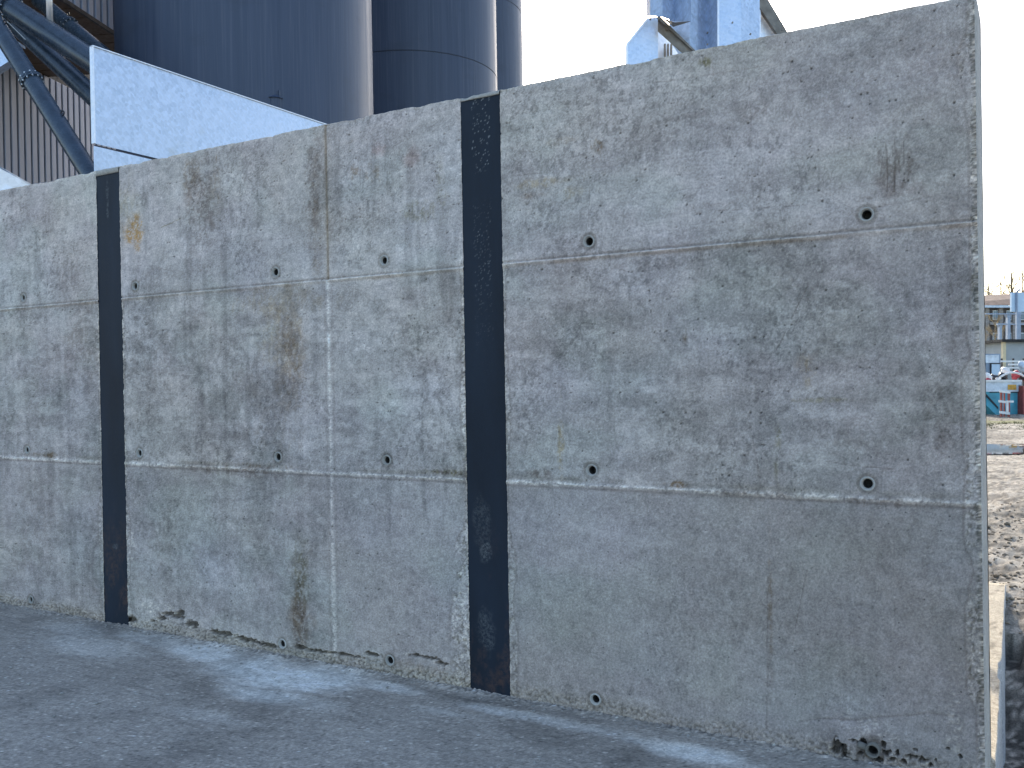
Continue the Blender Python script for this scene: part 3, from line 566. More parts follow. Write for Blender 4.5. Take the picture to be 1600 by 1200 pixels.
L = .315+.10*(fbm(X*1.4, Y*2.0, 4, 4)-.5)*2+.05*rough2+.05*(fbm(X*14+rough2*4, Y*26, 5, 4, .65)-.5)
lightm = np.zeros(X.shape)
for i, (px, py, rx, ry, s) in enumerate([(120, 985, 70, 14, .35), (240, 1000, 90, 12, .6), (320, 1020, 110, 17, .85), (430, 1055, 125, 32, 1.1), (410, 1085, 75, 22, .95), (520, 1055, 90, 18, .8), (150, 1010, 90, 22, .4), (880, 1130, 90, 10, .5), (600, 1072, 50, 9, .7), (330, 1120, 90, 14, .25), (470, 1095, 80, 18, .4),
                                         (800, 1115, 90, 8, .6), (690, 1112, 60, 8, .4), (1090, 1178, 100, 16, .85), (1010, 1160, 70, 9, .6), (1160, 1200, 90, 14, .5)]):
    lightm = np.maximum(lightm, s*gblob(px, py, rx, ry, i))
lightm = lightm*near
darkm = np.zeros(X.shape)
for i, (px, py, rx, ry, s) in enumerate([(195, 990, 70, 14, .8), (700, 1088, 100, 12, .9), (790, 1098, 60, 9, .7), (1010, 1130, 120, 7, .4), (390, 1075, 40, 7, .4), (880, 1115, 60, 6, .4)]):
    darkm = np.maximum(darkm, s*gblob(px, py, rx, ry, i+3))
wet = lightm*np.clip(.65+1.0*(fbm(X*26, Y*40, 6, 4, .65)-.35), .3, 1.2)
L = L*(1-.38*darkm*near*(1-.5*lightm))+wet*.46
grit = fbm(X*130, Y*130, 1, 2, .6); L = L*(1+.55*(grit-.5)*(1-.5*lightm))*(1+.42*(TAB[6][(X*211).astype(int) & 255, (Y*223).astype(int) & 255]-.5)*near)*(1-.22*ss(.52, .66, fbm(X*3+9, Y*4, 6, 5, .65))*near)
spk = TAB[3][(X*190).astype(int) & 255, (Y*190).astype(int) & 255]; L = np.where((spk > .988) & (near > 0), L*2.1, L); L = np.where((spk < .018) & (near > 0), L*.4, L)
lm = lightm[..., None]
col = L[..., None]*(np.array([1.09, .97, .84])*(1-lm)+np.array([1.02, .99, .92])*lm)
wc = worley(X*60, Y*60, 1); col = col*(1-.35*(foot*(wc > .5))[..., None])*(1+.35*(foot*(wc < .35))[..., None])
Z = near*(.0045*rough1*(1-.75*lightm)+.010*rough2-.004*lightm+foot*(.010*np.clip(1-wc*1.5, 0, 1)+.003)) + .006
scr = ss(.60, .64, fbm(X*5+2*Y, Y*60, 3, 3))*(1-lightm)*near; Z -= .001*scr; col = col*(1-.08*scr[..., None])
g = grid_mesh('yard_slab', X, Y, Z-.006, np.clip(col, .02, .8), M['slab']); tag(g, 'grey concrete ground along the foot of the wall with pale blue film patches', None, None, 'structure')
# pebbles and crumbs
def pebble(bm, c, r):
    s = bmesh.ops.create_icosphere(bm, subdivisions=1, radius=r); fx, fy, fz = random.uniform(.7, 1.4), random.uniform(.7, 1.3), random.uniform(.4, .8)
    for v in s['verts']: v.co = Vector((v.co.x*fx*random.uniform(.8, 1.2), v.co.y*fy, v.co.z*fz*random.uniform(.8, 1.2)))+Vector(c)
bm = bmesh.new()
for i in range(900):
    if i < 330:
        x = random.uniform(-6.2, -.2); y = -abs(random.gauss(0, .035))-.004; r = random.uniform(.0022, .0065)
    else:
        x = random.uniform(-6, .0); y = random.uniform(-1.6, -.05); r = random.choice([.002, .0025, .003, .0045])
    pebble(bm, (x, y, r*.4), r)
for px, py, r in [(97, 1085, .011), (151, 1100, .008), (480, 1028-12, .010), (286, 990, .009), (85, 1120, .007), (45, 1070, .010), (17, 1044, .009), (210, 985, .012), (605, 1075, .008), (835, 1112, .008)]:
    gx_, gy_ = onground(px, py); pebble(bm, (gx_, min(gy_, -.01), r*.4), r)
o = build('loose_gravel', bm, M['stone']); tag(o, 'loose stones and crumbs scattered along the foot of the wall', 'gravel', None, 'stuff')

# ================================================================== EARTH YARD BEHIND
ex = np.unique(np.concatenate([np.linspace(-1500, -12, 22), np.linspace(-12, -3, 40), np.arange(-3, 2.2, .02), np.linspace(2.2, 12, 30), np.linspace(12, 1500, 22)]))
t = np.linspace(0, 1, 420); ey = np.unique(np.concatenate([np.linspace(.022, 1.0, 30), 1.0+39*t**2.0, np.linspace(40, 120, 40), np.linspace(120, 3000, 30)]))
X, Y = np.meshgrid(ex, ey)
z = -.30+.0*X
rise = ss(1.55, 2.75, Y+.35*(fbm(X*1.3, Y*.8, 2, 3)-.5)-.12*X)          # bank drops towards the wall
z = -.46+.40*rise+.03*ss(6, 25, Y)
lump = fbm(X*1.6, Y*1.3, 1, 5, .55)-.5; fin = fbm(X*9, Y*9, 3, 4, .6)-.5
fade = 1-.55*ss(8, 20, Y)
fa = 1-ss(45, 110, Y)
z += (.14*lump*(1-.5*ss(5, 14, Y))+.05*fin*fade+.05*(fbm(X*24, Y*24, 5, 4, .7)-.5)*(1-.6*ss(5, 12, Y)))*fa
z -= .07*np.exp(-((Y-15.5)/2.0)**2)                              # hollow holding the puddle
slabz = ((X < -.10) & (Y < 2.4)); z = np.where(slabz, np.minimum(z, -.25), z)
dark = 1-ss(1.9, 3.3, Y+.5*(fbm(X*2, Y*1.6, 4, 3)-.5))
Lt = (.34+.13*(fbm(X*3, Y*1.2, 2, 5, .6)-.5)*2+.09*fin)
td = np.array([.105, .088, .072]); tl = np.array([1.0, .90, .74])
col = Lt[..., None]*tl*(1-dark[..., None])+dark[..., None]*td*(.5+1.4*fbm(X*12, Y*12, 6, 4, .7)+2.2*(fbm(X*34, Y*34, 3, 3, .7) > .60))[..., None]
damp = ss(.5, .62, fbm(X*.9, Y*.45, 6, 4))*ss(4, 8, Y); col *= (1-.40*damp)[..., None]
col *= (1-.5*ss(.53, .60, fbm(X*4, Y*6, 7, 5, .65))*fa)[..., None]; col *= (1-.45*(fbm(X*30, Y*26, 2, 3, .7) < .42)*fa)[..., None]
gr = np.exp(-((Y-24.0)/1.1)**2)*ss(.35, .55, fbm(X*2, Y*1, 3, 3)); col = col*(1-gr[..., None])+gr[..., None]*np.array([.15, .15, .06])
o = grid_mesh('ground', X, Y, z, np.clip(col, .01, .6), M['earth']); o['kind'] = 'structure'
# puddle
bm = bmesh.new(); pc = []
for k in range(48):
    a = 2*math.pi*k/48; rr_ = 1+.18*math.sin(3*a+1)+.12*math.sin(7*a); pc.append((-1.0+3.0*rr_*math.cos(a), 15.5+1.25*rr_*math.sin(a), -.085))
vs_ = [bm.verts.new(p) for p in pc]; bm.faces.new(vs_); o = build('puddle', bm, M['water']); o['kind'] = 'structure'
# stones on the bank
bm = bmesh.new()
for i in range(3200):
    y = .6+7*random.random()**(1.4 if i < 1500 else 2.4); x = -.6+random.uniform(-.2, 1.6)*(.4+y*.12)
    if x < .02 and y < 2.4: continue
    zz = float(z[np.argmin(abs(ey-y)), np.argmin(abs(ex-x))]); r = random.choice([.005, .006, .008, .010, .012, .016, .022])
    pebble(bm, (x, y, zz+r*.1), r)
o = build('rubble_stones', bm, M['clod']); tag(o, 'stones and clods strewn over the dark earth beside the wall end', 'rubble', None, 'stuff')
# slab of the next bay, running back from the wall end, sunlit on top
p_far = onground(1570.5, 912); p_near = onground(1555, 1190)
def lx(y): return p_near[0]+(p_far[0]-p_near[0])*(y-p_near[1])/(p_far[1]-p_near[1])
yy = np.linspace(.03, p_far[1], 60); xx = np.linspace(0, 1, 30)
Yg, Ug = np.meshgrid(yy, xx, indexing='ij'); Xr = lx(Yg)+.006*(fbm(Yg*14, Yg*0, 1, 4)-.5)-.012*((Yg < 1.45) & (Yg > 1.2)); Xg = -3.2+(Xr+3.2)*(1-(1-Ug)**2.2)
Zg = -.002+.003*(fbm(Xg*9, Yg*9, 2, 4)-.5)
tone = .42+.10*(fbm(Xg*8, Yg*5, 3, 5, .6)-.5)*2; cg = tone[..., None]*np.array([1.0, .87, .66])
wl = worley(Xg*18, Yg*18, 4); cg = cg*(1-.5*((wl < .12))[..., None])
Xf = np.concatenate([Xg, Xg[:, -1:]+.004, Xg[:, -1:]+.006, Xg[:, -1:]+.012], 1); Yf = np.concatenate([Yg]+[Yg[:, -1:]]*3, 1); Zf = np.concatenate([Zg, Zg[:, -1:]-.006, Zg[:, -1:]-.2, Zg[:, -1:]-.55], 1)
cf = np.concatenate([cg]+[np.ones((60, 1, 3))*np.array([.42, .41, .40])]*3, 1)
# far end face
Xf = np.concatenate([Xf, Xf[-1:], Xf[-1:]], 0); Yf = np.concatenate([Yf, Yf[-1:]+.005, Yf[-1:]+.01], 0); Zf = np.concatenate([Zf, np.minimum(Zf[-1:], -.01), Zf[-1:]*0-.55], 0); cf = np.concatenate([cf, cf[-1:], cf[-1:]], 0)
o = grid_mesh('footing_slab', Xf, Yf, Zf, np.clip(cf, .02, .7), M['earth']); tag(o, 'sunlit cream concrete footing slab running back from the free end of the wall', 'slab')

# ================================================================== SILOS
def silo(ang, dist, rad, rings, label):
    a = R(YAW-ang); cx, cy = CAM[0]+dist*math.cos(a), CAM[1]+dist*math.sin(a)
    s = empty('silo', (cx, cy, 0), label, 'silo', 'slate blue silos standing in a row behind the wall')
    zs_ = [0.9]+rings+[15.5]
    bm = bmesh.new(); prof = [(rad*.25, .3), (rad, 1.6)]
    for r_ in rings: prof += [(rad, r_-.012), (rad-.006, r_-.009), (rad-.006, r_+.009), (rad, r_+.012)]
    prof += [(rad, 15.5), (rad*.97, 15.7), (0.3, 16.8)]
    rr_ = lathe(bm, prof, (cx, cy, 0), 'Z', 128); bm.faces.new(rr_[-1]); bm.faces.new(rr_[0][::-1])
    sh = build('shell', bm, M['silo'], s, smooth=True)
    me = sh.data
    try: me.set_sharp_from_angle(angle=R(30))
    except Exception: pass
    for r_ in rings:                                             # weld bead closing each course
        bm = bmesh.new(); lathe(bm, [(rad-.004, r_-.004), (rad-.001, r_), (rad-.004, r_+.004)], (cx, cy, 0), 'Z', 96); build('seam', bm, M['claddark'], s, smooth=True)
    for k in range(4):
        t_ = math.pi/4+k*math.pi/2; bm = bmesh.new(); px, py = cx+(rad-.15)*math.cos(t_), cy+(rad-.15)*math.sin(t_)
        box(bm, px-.12, px+.12, py-.12, py+.12, -.1, 1.9); build('leg', bm, M['silo'], s)
    return s, cx, cy
sA, ax_, ay_ = silo(-15.72, 14.0, 1.806, [3.2, 7.02, 10.8], 'nearest and widest slate blue silo, rising left of the first gap in the row')
sB, bx_, by_ = silo(-6.0, 19.2, 1.806, [3.9, 7.55, 11.2], 'middle slate blue silo with a curved seam, partly behind the nearest silo')
sC, cx_, cy_ = silo(-3.12, 25.0, 1.806, [3.7, 7.4, 11.15], 'farthest slate blue silo, a narrow slice beside the bright sky')
# manway on the near silo
p = Vector(at(430, 194, 11.9)); bm = bmesh.new(); tube(bm, p, p+Vector((0, 0, .32)), .10, .10, 20); tube(bm, p+Vector((0, 0, .32)), p+Vector((0, 0, .38)), .12, .05, 20)
box(bm, p.x+.08, p.x+.10, p.y-.02, p.y+.02, p.z-.1, p.z+.42); build('vent_cap', bm, M['silo'], sA, smooth=False)

# ================================================================== CLADDED BUILDING UPPER LEFT
DB = R(112.2); db = Vector((math.cos(DB), math.sin(DB), 0)); nb = Vector((math.sin(DB), -math.cos(DB), 0))   # nb points out of the wall, towards the silos
pt = Vector(at(150, 300, 17.5)); pt.z = 0
ZS = 6.78
bld = empty('cladded_building', (pt.x, pt.y, 0), 'building with lilac grey ribbed cladding and dark brown soffit at upper left', 'building')
def along(base, s, n_, z): v = base+db*s+nb*n_; return Vector((v.x, v.y, z))
def pbox(name, base, s0, s1, n0, n1, z0, z1, m, parent, bev=0):
    bm = bmesh.new(); c = [along(base, s, n_, z) for z in (z0, z1) for (s, n_) in ((s0, n0), (s1, n0), (s1, n1), (s0, n1))]
    v = [bm.verts.new(p) for p in c]
    for f in ((3, 2, 1, 0), (4, 5, 6, 7), (0, 1, 5, 4), (1, 2, 6, 5), (2, 3, 7, 6), (3, 0, 4, 7)): bm.faces.new([v[i] for i in f])
    return build(name, bm, m, parent, bevel=bev)
pbox('wall', pt, -8, 7, -.35, -.02, 0, 7.4, M['claddark'], bld)
me = None; sp = .172
for i in range(int(10/sp)):
    s = -5.5+i*sp
    if me is None:
        o = pbox('slat', pt, s, s+.128, .0, .04, .3, ZS-.02, M['clad'], bld, .008); me = o; s_0 = s
    else:
        o = me.copy(); COL.objects.link(o); o.location = me.location+db*(s-s_0)
# overhanging upper storey
q = Vector(at(180, 50, 14.2)); fn = (q-pt).dot(nb); fs = (q-pt).dot(db)
ZU = q.z
pbox('upper_wall', pt, -6, fs+.45, fn-3.6, fn-.06, ZU+.02, ZU+5, M['claddark'], bld)
me = None
for i in range(26):
    s = fs+.30-i*.172
    if me is None: o = pbox('slat', pt, s-.118, s, fn-.055, fn, ZU, ZU+4.9, M['clad'], bld, .008); me = o; s_0 = s
    else: o = me.copy(); COL.objects.link(o); o.location = me.location+db*(s-s_0)
pbox('corner_post', pt, fs+.34, fs+.46, fn-.12, fn+.03, ZU-.05, ZU+5, M['tubeblue'], bld)
for i in range(18):                                              # soffit boards run outward
    pbox('soffit_board', pt, fs-4.3+i*.33, fs-4.3+i*.33+.315, min(-.05, fn-3.6), fn-.02, ZU-.03-.002*(i % 3), ZU+.01, M['soffit'], bld)
pbox('downpipe', pt, fs+.9, fs+1.0, fn-.35, fn-.25, 0, ZU+5, M['greypaint'], bld)
pbox('fascia', pt, fs-6, fs+.33, fn-.02, fn+.02, ZU-.06, ZU-.002, M['claddark'], bld)

# ================================================================== SCREW CONVEYOR TUBES
def conveyor(p0, d0, p1, d1, rad, flange, label, hoops=()):
    a = Vector(at(*p0, d0)); b = Vector(at(*p1, d1)); dv = (b-a).normalized()
    t = empty('conveyor_tube', b, label, 'conveyor', 'slate blue conveyor tubes slanting down behind the wall')
    bm = bmesh.new(); tube(bm, a, b, rad, rad, 36); build('tube', bm, M['tubeblue'], t, smooth=True).data.set_sharp_from_angle(angle=R(40))
    for f in flange:
        c = a.lerp(b, f)
        for s_ in (-1, 1):
            bm = bmesh.new(); tube(bm, c+dv*.012*s_-dv*.009, c+dv*.012*s_+dv*.009, rad*1.22, rad*1.22, 36); fl_ = build('flange', bm, M['tubeblue'], t)
        bm = bmesh.new(); qn = dv.to_track_quat('Z', 'Y')
        for k in range(12):
            o_ = qn @ Vector((rad*1.12*math.cos(k*math.pi/6), rad*1.12*math.sin(k*math.pi/6), 0)); tube(bm, c+o_-dv*.035, c+o_+dv*.035, .008, .008, 6)
        tag(build('bolts', bm, M['zinc_rod'], fl_), kind='stuff')
    for f in hoops:
        c = a.lerp(b, f); bm = bmesh.new(); r_ = Vector(RT).cross(dv).normalized(); up_ = (Vector(UP)-dv*Vector(UP).dot(dv)).normalized()
        for k in range(10):
            a0, a1 = k*math.pi/5, (k+1)*math.pi/5; side = dv.cross(up_)
            f0 = c+up_*(rad+.015)+(dv*math.cos(a0)+up_*math.sin(a0))*.022; f1 = c+up_*(rad+.015)+(dv*math.cos(a1)+up_*math.sin(a1))*.022
            tube(bm, f0, f1, .007, .007, 6)
        build('lifting_eye', bm, M['claddark'], t)
    return t, a, b
conveyor((-140, -175), 9.6, (158, 300), 8.4, .088, (.46, .665), 'lowest slate blue conveyor tube with a bolted collar, its foot beside the galvanised hopper', (.50, .79))
conveyor((-120, -75), 10.6, (230, 150), 9.4, .125, (.38, .42), 'uppermost thick slate blue conveyor tube passing behind the galvanised sheet', (.56,))
conveyor((-60, -40), 10.9, (240, 238), 9.6, .105, (.31,), 'middle slate blue conveyor tube just under the thick uppermost tube', (.45,))
conveyor((60, 0), 12.4, (230, 142), 11.6, .10, (.30,), 'thin dark conveyor tube half hidden behind the thick uppermost tube', (.25,))
# motor lugs on the lowest tube
t = empty('hanger_rod', Vector(at(77, 38, 9.9)), 'bright zinc hanger rod hooked to the uppermost conveyor tube', 'rod')
a = Vector(at(75, -60, 9.9)); b = Vector(at(78, 36, 9.9)); bm = bmesh.new(); tube(bm, a, b, .034, .034, 16); build('rod', bm, M['zinc_rod'], t, smooth=True)
bm = bmesh.new(); tube(bm, b, b-Vector((0, 0, .06)), .022, .03, 12); build('end_fork', bm, M['zinc_rod'], t)
bm = bmesh.new(); tube(bm, b-Vector((.05, 0, .06)), b-Vector((-.05, 0, .06)), .018, .018, 10); build('pin', bm, M['claddark'], t)
# cable
bm = bmesh.new(); tube(bm, Vector(at(-8, 14, 10.2)), Vector(at(40, 62, 9.9)), .006, .006, 6); o = build('stay_wire', bm, M['zinc_rod']); tag(o, 'thin pale stay wire slanting between the conveyor tubes', 'wire')
# galvanised bracket on the left edge
t = empty('bracket_box', Vector(at(10, 80, 9.5)), 'short galvanised bracket plate at the left edge above the lowest conveyor tube', 'bracket')
bm = bmesh.new(); prism(bm, [at(-40, 40, 9.6), at(0, 54, 9.6), at(26, 67, 9.6), at(26, 88, 9.6), at(-40, 130, 9.6)], np.array(FW)*.12); build('plate', bm, M['galv'], t)
bm = bmesh.new(); prism(bm, [at(-40, 36, 9.58), at(0, 51, 9.58), at(27, 64, 9.58), at(27, 68, 9.58), at(0, 55, 9.58), at(-40, 40, 9.58)], np.array(FW)*.16); build('top_flange', bm, M['galv_pale'], t)

# ================================================================== GALVANISED HOPPER BEHIND WALL, LEFT
PX = -6.73
def onx(px, py, X0=PX):
    d = ray(px, py); t_ = (X0-CAM[0])/d[0]; return Vector((X0, CAM[1]+t_*d[1], CAM[2]+t_*d[2]))
hop = empty('galvanised_hopper', (PX-.6, 2.8, 0), 'pale galvanised hopper side sheet showing above the left part of the wall', 'hopper')
tl_ = onx(146, 73); tr_ = onx(500, 192); bl_ = onx(148, 226); br_ = onx(240, 244.5)
ztop = (tl_.z+tr_.z)/2; zse = (bl_.z+br_.z)/2; y0 = (tl_.y+bl_.y)/2; y1 = tr_.y+1.3
bm = bmesh.new(); prism(bm, [(PX, y0, tl_.z), (PX, tr_.y, tr_.z), (PX, y1, tr_.z+(tr_.z-tl_.z)*.45), (PX, y1, zse), (PX, y0, zse)], (-.006, 0, 0)); build('side_sheet', bm, M['galv'], hop)
bm = bmesh.new(); prism(bm, [(PX+.012, y0-.02, tl_.z-.0), (PX+.012, tr_.y, tr_.z), (PX+.012, y1, tr_.z+(tr_.z-tl_.z)*.45), (PX+.012, y1, tr_.z+(tr_.z-tl_.z)*.45+.02), (PX+.012, tr_.y, tr_.z+.008), (PX+.012, y0-.012, tl_.z+.008)], (-.03, 0, 0)); build('top_flange', bm, M['galv_pale'], hop)
bm = bmesh.new(); prism(bm, [(PX+.010, y0-.012, tl_.z), (PX+.010, y0, tl_.z), (PX+.010, y0, zse), (PX+.010, y0-.012, zse)], (-.04, 0, 0)); build('edge_fold', bm, M['galv_pale'], hop)
bm = bmesh.new(); prism(bm, [(PX+.03, y0-.03, zse-.03), (PX+.03, y1, zse-.03), (PX+.03, y1, 1.2), (PX+.03, y0-.03, 1.2)], (-.008, 0, 0)); build('lower_sheet', bm, M['galv'], hop)
bm = bmesh.new(); prism(bm, [(PX+.028, y0, zse-.028), (PX+.028, y1, zse-.028), (PX-.02, y1, zse-.004), (PX-.02, y0, zse-.004)], (0, 0, -.006)); build('ledge', bm, M['claddark'], hop)
for yk in (y0+.1, y1-.1):
    for xk in (PX-.1, PX-.9): bm = bmesh.new(); box(bm, xk-.05, xk+.05, yk-.05, yk+.05, 0, 1.25); build('leg', bm, M['bar'], hop)
ch = empty('galvanised_chute', Vector(at(-10, 290, 6.4)), 'low corner of a galvanised chute plate at the left edge, right above the wall top', 'chute')
bm = bmesh.new(); prism(bm, [at(-260, 120, 6.0), at(0, 263, 6.4), at(46, 288, 6.5), at(46, 420, 6.5), at(-260, 420, 6.0)], (-.006, .01, 0)); build('plate', bm, M['galv_pale'], ch)
bm = bmesh.new(); prism(bm, [at(-260, 117, 6.0), at(0, 260, 6.4), at(48, 287, 6.5), at(46, 289, 6.5), at(0, 264, 6.4), at(-260, 121, 6.0)], (-.05, .06, 0)); build('rim', bm, M['galv_pale'], ch)

# ================================================================== GALVANISED STRUCTURE, RIGHT OF THE SILOS
DG = 9.0
hg = empty('folded_steel_bin', Vector((*onground(1100, 600+1430*1.3/9)[:2], 0)), 'folded galvanised steel bin with slanting dark angle bar above the wall, right', 'bin')
fo = np.array(FW)
def plate(name, pts, m, th=.008, parent=hg):
    bm = bmesh.new(); prism(bm, [at(*p) for p in pts], fo*th); return build(name, bm, m, parent)
plate('gusset', [(980, 180, 9.0), (980, 68, 9.0), (1013, 28, 9.0), (1028, 27, 9.0), (1028, 180, 9.0)], M['galv'])
plate('gusset_edge', [(978.5, 180, 8.99), (978.5, 68, 8.99), (1012, 26.5, 8.99), (1014.5, 29, 8.99), (981.5, 69, 8.99), (981.5, 180, 8.99)], M['galv_pale'], .05)
plate('back_sheet', [(1026, 44, 9.35), (1060, 70, 9.35), (1060, 180, 9.35), (1026, 180, 9.35)], M['galv_pale'])
for k in range(3): plate('louvre', [(1038+k*5, 68, 9.25), (1040.5+k*5, 68, 9.25), (1040.5+k*5, 130, 9.25), (1038+k*5, 130, 9.25)], M['bar'], .04)
plate('angle_bar_web', [(1028, 27, 8.93), (1030, 27, 8.93), (1094, 90, 8.93), (1094, 108, 8.93), (1028, 49, 8.93)], M['bar'])
plate('angle_bar_flange', [(1027, 25, 8.90), (1031, 25, 8.90), (1096, 88, 8.90), (1096, 91, 8.90), (1027, 28, 8.90)], M['bar'], .012)
def folded(name, xs_, ds, ytop, ybots, m):
    bm = bmesh.new(); th = fo*.006
    a0 = [bm.verts.new(Vector(at(x, ytop, d))) for x, d in zip(xs_, ds)]; b0 = [bm.verts.new(Vector(at(x, yb, d))) for x, d, yb in zip(xs_, ds, ybots)]
    a1 = [bm.verts.new(v.co+Vector(th)) for v in a0]; b1 = [bm.verts.new(v.co+Vector(th)) for v in b0]
    for i in range(len(xs_)-1):
        bm.faces.new((a0[i], a0[i+1], b0[i+1], b0[i])); bm.faces.new((a1[i], b1[i], b1[i+1], a1[i+1])); bm.faces.new((b0[i], b0[i+1], b1[i+1], b1[i]))
    return build(name, bm, m, hg)
folded('upper_fold', [1010, 1016, 1035, 1054, 1080], [9.2, 8.75, 8.62, 8.80, 8.5], -260, [24, 24, 26, 33, 33], M['galv'])
plate('upper_underside', [(1034, 27, 8.66), (1054, 35, 8.82), (1080, 33, 8.52), (1052, 42, 9.1)], M['bar'], .004)
folded('main_fold', [1046, 1078, 1090, 1104, 1106, 1121, 1158, 1187], [9.15, 9.05, 9.10, 9.22, 9.20, 9.02, 9.0, 9.14], -260, [62, 112, 170, 170, 170, 170, 170, 170], M['galv'])
plate('vertical_strip', [(1121, -250, 8.98), (1124, -250, 8.98), (1124, 170, 8.98), (1121, 170, 8.98)], M['galv_pale'], .03)
plate('edge_strip', [(1186, -250, 9.22), (1188.5, -250, 9.22), (1188.5, 170, 9.22), (1186, 170, 9.22)], M['galv_pale'], .05)
plate('brace_bar', [(1186, -14, 9.2), (1190, -18, 9.2), (1234, 56, 9.2), (1234, 76, 9.2), (1218, 58, 9.2), (1186, 10, 9.2)], M['bar'], .06)
plate('side_sheet', [(1188, 8, 9.32), (1222, 56, 9.32), (1222, 170, 9.32), (1188, 170, 9.32)], M['galv_pale'])
for px, py in [(1016, 31), (1042, 47), (1144, 36), (1172, 54), (1105, 70), (1105, 52), (1222, 47)]:
    bm = bmesh.new(); c = Vector(at(px, py, 8.93)); tube(bm, c+Vector(fo*.0), c-Vector(fo*.02), .008, .008, 8); build('bolt', bm, M['bar'], hg)
for px in (990, 1180):
    bm = bmesh.new(); c = Vector(at(px, 170, 9.3)); box(bm, c.x-.05, c.x+.05, c.y-.05, c.y+.05, 0, c.z+.3); build('leg', bm, M['bar'], hg)

# ================================================================== FAR RIGHT YARD
def pl(name, x0, x1, y0_, y1_, d, th, m, parent):
    """upright board between photograph columns x0..x1 and rows y0..y1 at distance d, th metres deep"""
    bm = bmesh.new(); prism(bm, [at(x0, y1_, d), at(x1, y1_, d), at(x1, y0_, d), at(x0, y0_, d)], fo*th); return build(name, bm, m, parent)
D = 28.0
sk = empty('waste_skip', Vector((*at(1575, 600, D)[:2], 0)), 'turquoise waste skip with pale blue rim and sloping end, heaped with rubbish', 'skip')
bm = bmesh.new(); prism(bm, [at(1519, 611, D), at(1593, 611, D), at(1593, 651, D), at(1559, 651, D)], fo*1.6); build('body', bm, M['skip'], sk)
pl('rim', 1517, 1596, 595, 612, D-.05, 1.7, M['rim'], sk)
pl('rim_lip', 1517, 1597, 593.5, 596.5, D-.09, 1.78, M['white'], sk)
pl('corner_post', 1593.5, 1597, 601, 652, D-.12, .12, M['greypaint'], sk)
pl('placard', 1575, 1588, 601, 609, D-.07, .012, M['orange'], sk)
bm = bmesh.new(); prism(bm, [at(1535, 613, D-.03), at(1537, 611, D-.03), at(1560, 636, D-.03), at(1560, 639, D-.03)], fo*.05); build('end_rib', bm, M['claddark'], sk)
pl('side_rib', 1547, 1593, 611.5, 613.5, D-.03, .03, M['claddark'], sk)
def lumpy(name, px, py, d, rx, ry, m, label, cat='bag', seed=0, group=None):
    c = Vector(at(px, py, d)); s_ = d/FPX; bm = bmesh.new(); bmesh.ops.create_icosphere(bm, subdivisions=3, radius=1)
    rnd = random.Random(seed); ph = [rnd.uniform(0, 6) for _ in range(6)]
    for v in bm.verts:
        q_ = v.co.copy(); k = 1+.16*math.sin(3*q_.x+ph[0]+2*q_.z)+.12*math.sin(7*q_.y+ph[1])+.10*math.sin(9*q_.z+ph[2]+4*q_.x)
        v.co = Vector((q_.x*rx*s_*k, q_.y*rx*s_*.9*k, q_.z*ry*s_*k))+c
    o = build(name, bm, m, smooth=True); return tag(o, label, cat, group)
lumpy('rubbish_bag', 1542, 589, D+.3, 7.5, 6, M['white'], 'round white rubbish bag on the skip nearest the wall end', seed=1)
lumpy('rubbish_bag', 1543, 594, D+.1, 5, 3, M['red'], 'small red bag squashed under the round white bag on the skip', seed=2)
lumpy('rubbish_bag', 1555, 590, D+.5, 8, 5, M['darkbag'], 'black rubbish bag beside the round white bag on the skip', seed=3)
lumpy('rubbish_bag', 1567, 588, D+.5, 7, 6, M['darkbag'], 'black rubbish bag left of the red sack on the skip', seed=4)
lumpy('rubbish_bag', 1560, 592, D+.2, 4, 2.5, M['white'], 'flat white bag lying between the black bags on the skip', seed=5)
lumpy('rubbish_bag', 1587, 586, D+.3, 5.5, 7.5, M['red'], 'tall red sack standing in the middle of the skip heap', seed=6)
lumpy('rubbish_bag', 1598, 589, D+.5, 7, 6, M['darkbag'], 'black rubbish bag right of the tall red sack', seed=7)
lumpy('rubbish_bag', 1571, 579, D+1.2, 7, 5, M['white'], 'pale sheet bundle behind the black bags on the skip', 'bundle', seed=8)
t = empty('bent_pipe', Vector(at(1585, 586, D-.05)), 'white bent plastic pipe arched over the heap on the skip', 'pipe'); bm = bmesh.new(); pr_ = None
for k in range(14):
    u_ = k/13; p_ = Vector(at(1562+38*u_, 593-11*math.sin(math.pi*(u_*.75+.1)), D-.05))
    if pr_: tube(bm, pr_, p_, .03, .03, 8)
    pr_ = p_
build('pipe', bm, M['white'], t)
# red and white barrier
ba = empty('barrier', Vector((*at(1571, 640, 26.5)[:2], 0)), 'red and white upright barrier frame standing in front of the skip', 'barrier')
for px in (1565, 1577):
    pl('frame_post', px-1.4, px+1.4, 611, 656, 26.5, .05, M['redfr'], ba)
pl('frame_post', 1569, 1570.6, 613, 652, 26.6, .04, M['redfr'], ba)
for k, (ya, yb, a0, a1) in enumerate([(609.5, 613, 1562, 1579), (625, 628.5, 1561, 1576), (642, 646, 1562, 1578)]):
    bm = bmesh.new(); prism(bm, [at(a0, yb, 26.45), at(a1, yb+2, 26.45), at(a1, ya+2, 26.45), at(a0, ya, 26.45)], fo*.03); build('white_board', bm, M['white'], ba)
pl('white_board', 1573, 1576, 626, 644, 26.44, .03, M['white'], ba); pl('arrow_plate', 1577, 1584, 626, 629, 26.44, .03, M['white'], ba)
for px in (1564, 1574): pl('foot', px-2, px+3, 652.5, 656, 26.3, .35, M['greypaint'], ba)
# brown crate panel at the edge
o = pl('brown_bin', 1598.5, 1640, 603, 652, D-.3, 1.0, M['redfr'], None); tag(o, 'rusty brown steel bin at the very right edge beside the skip', 'bin')
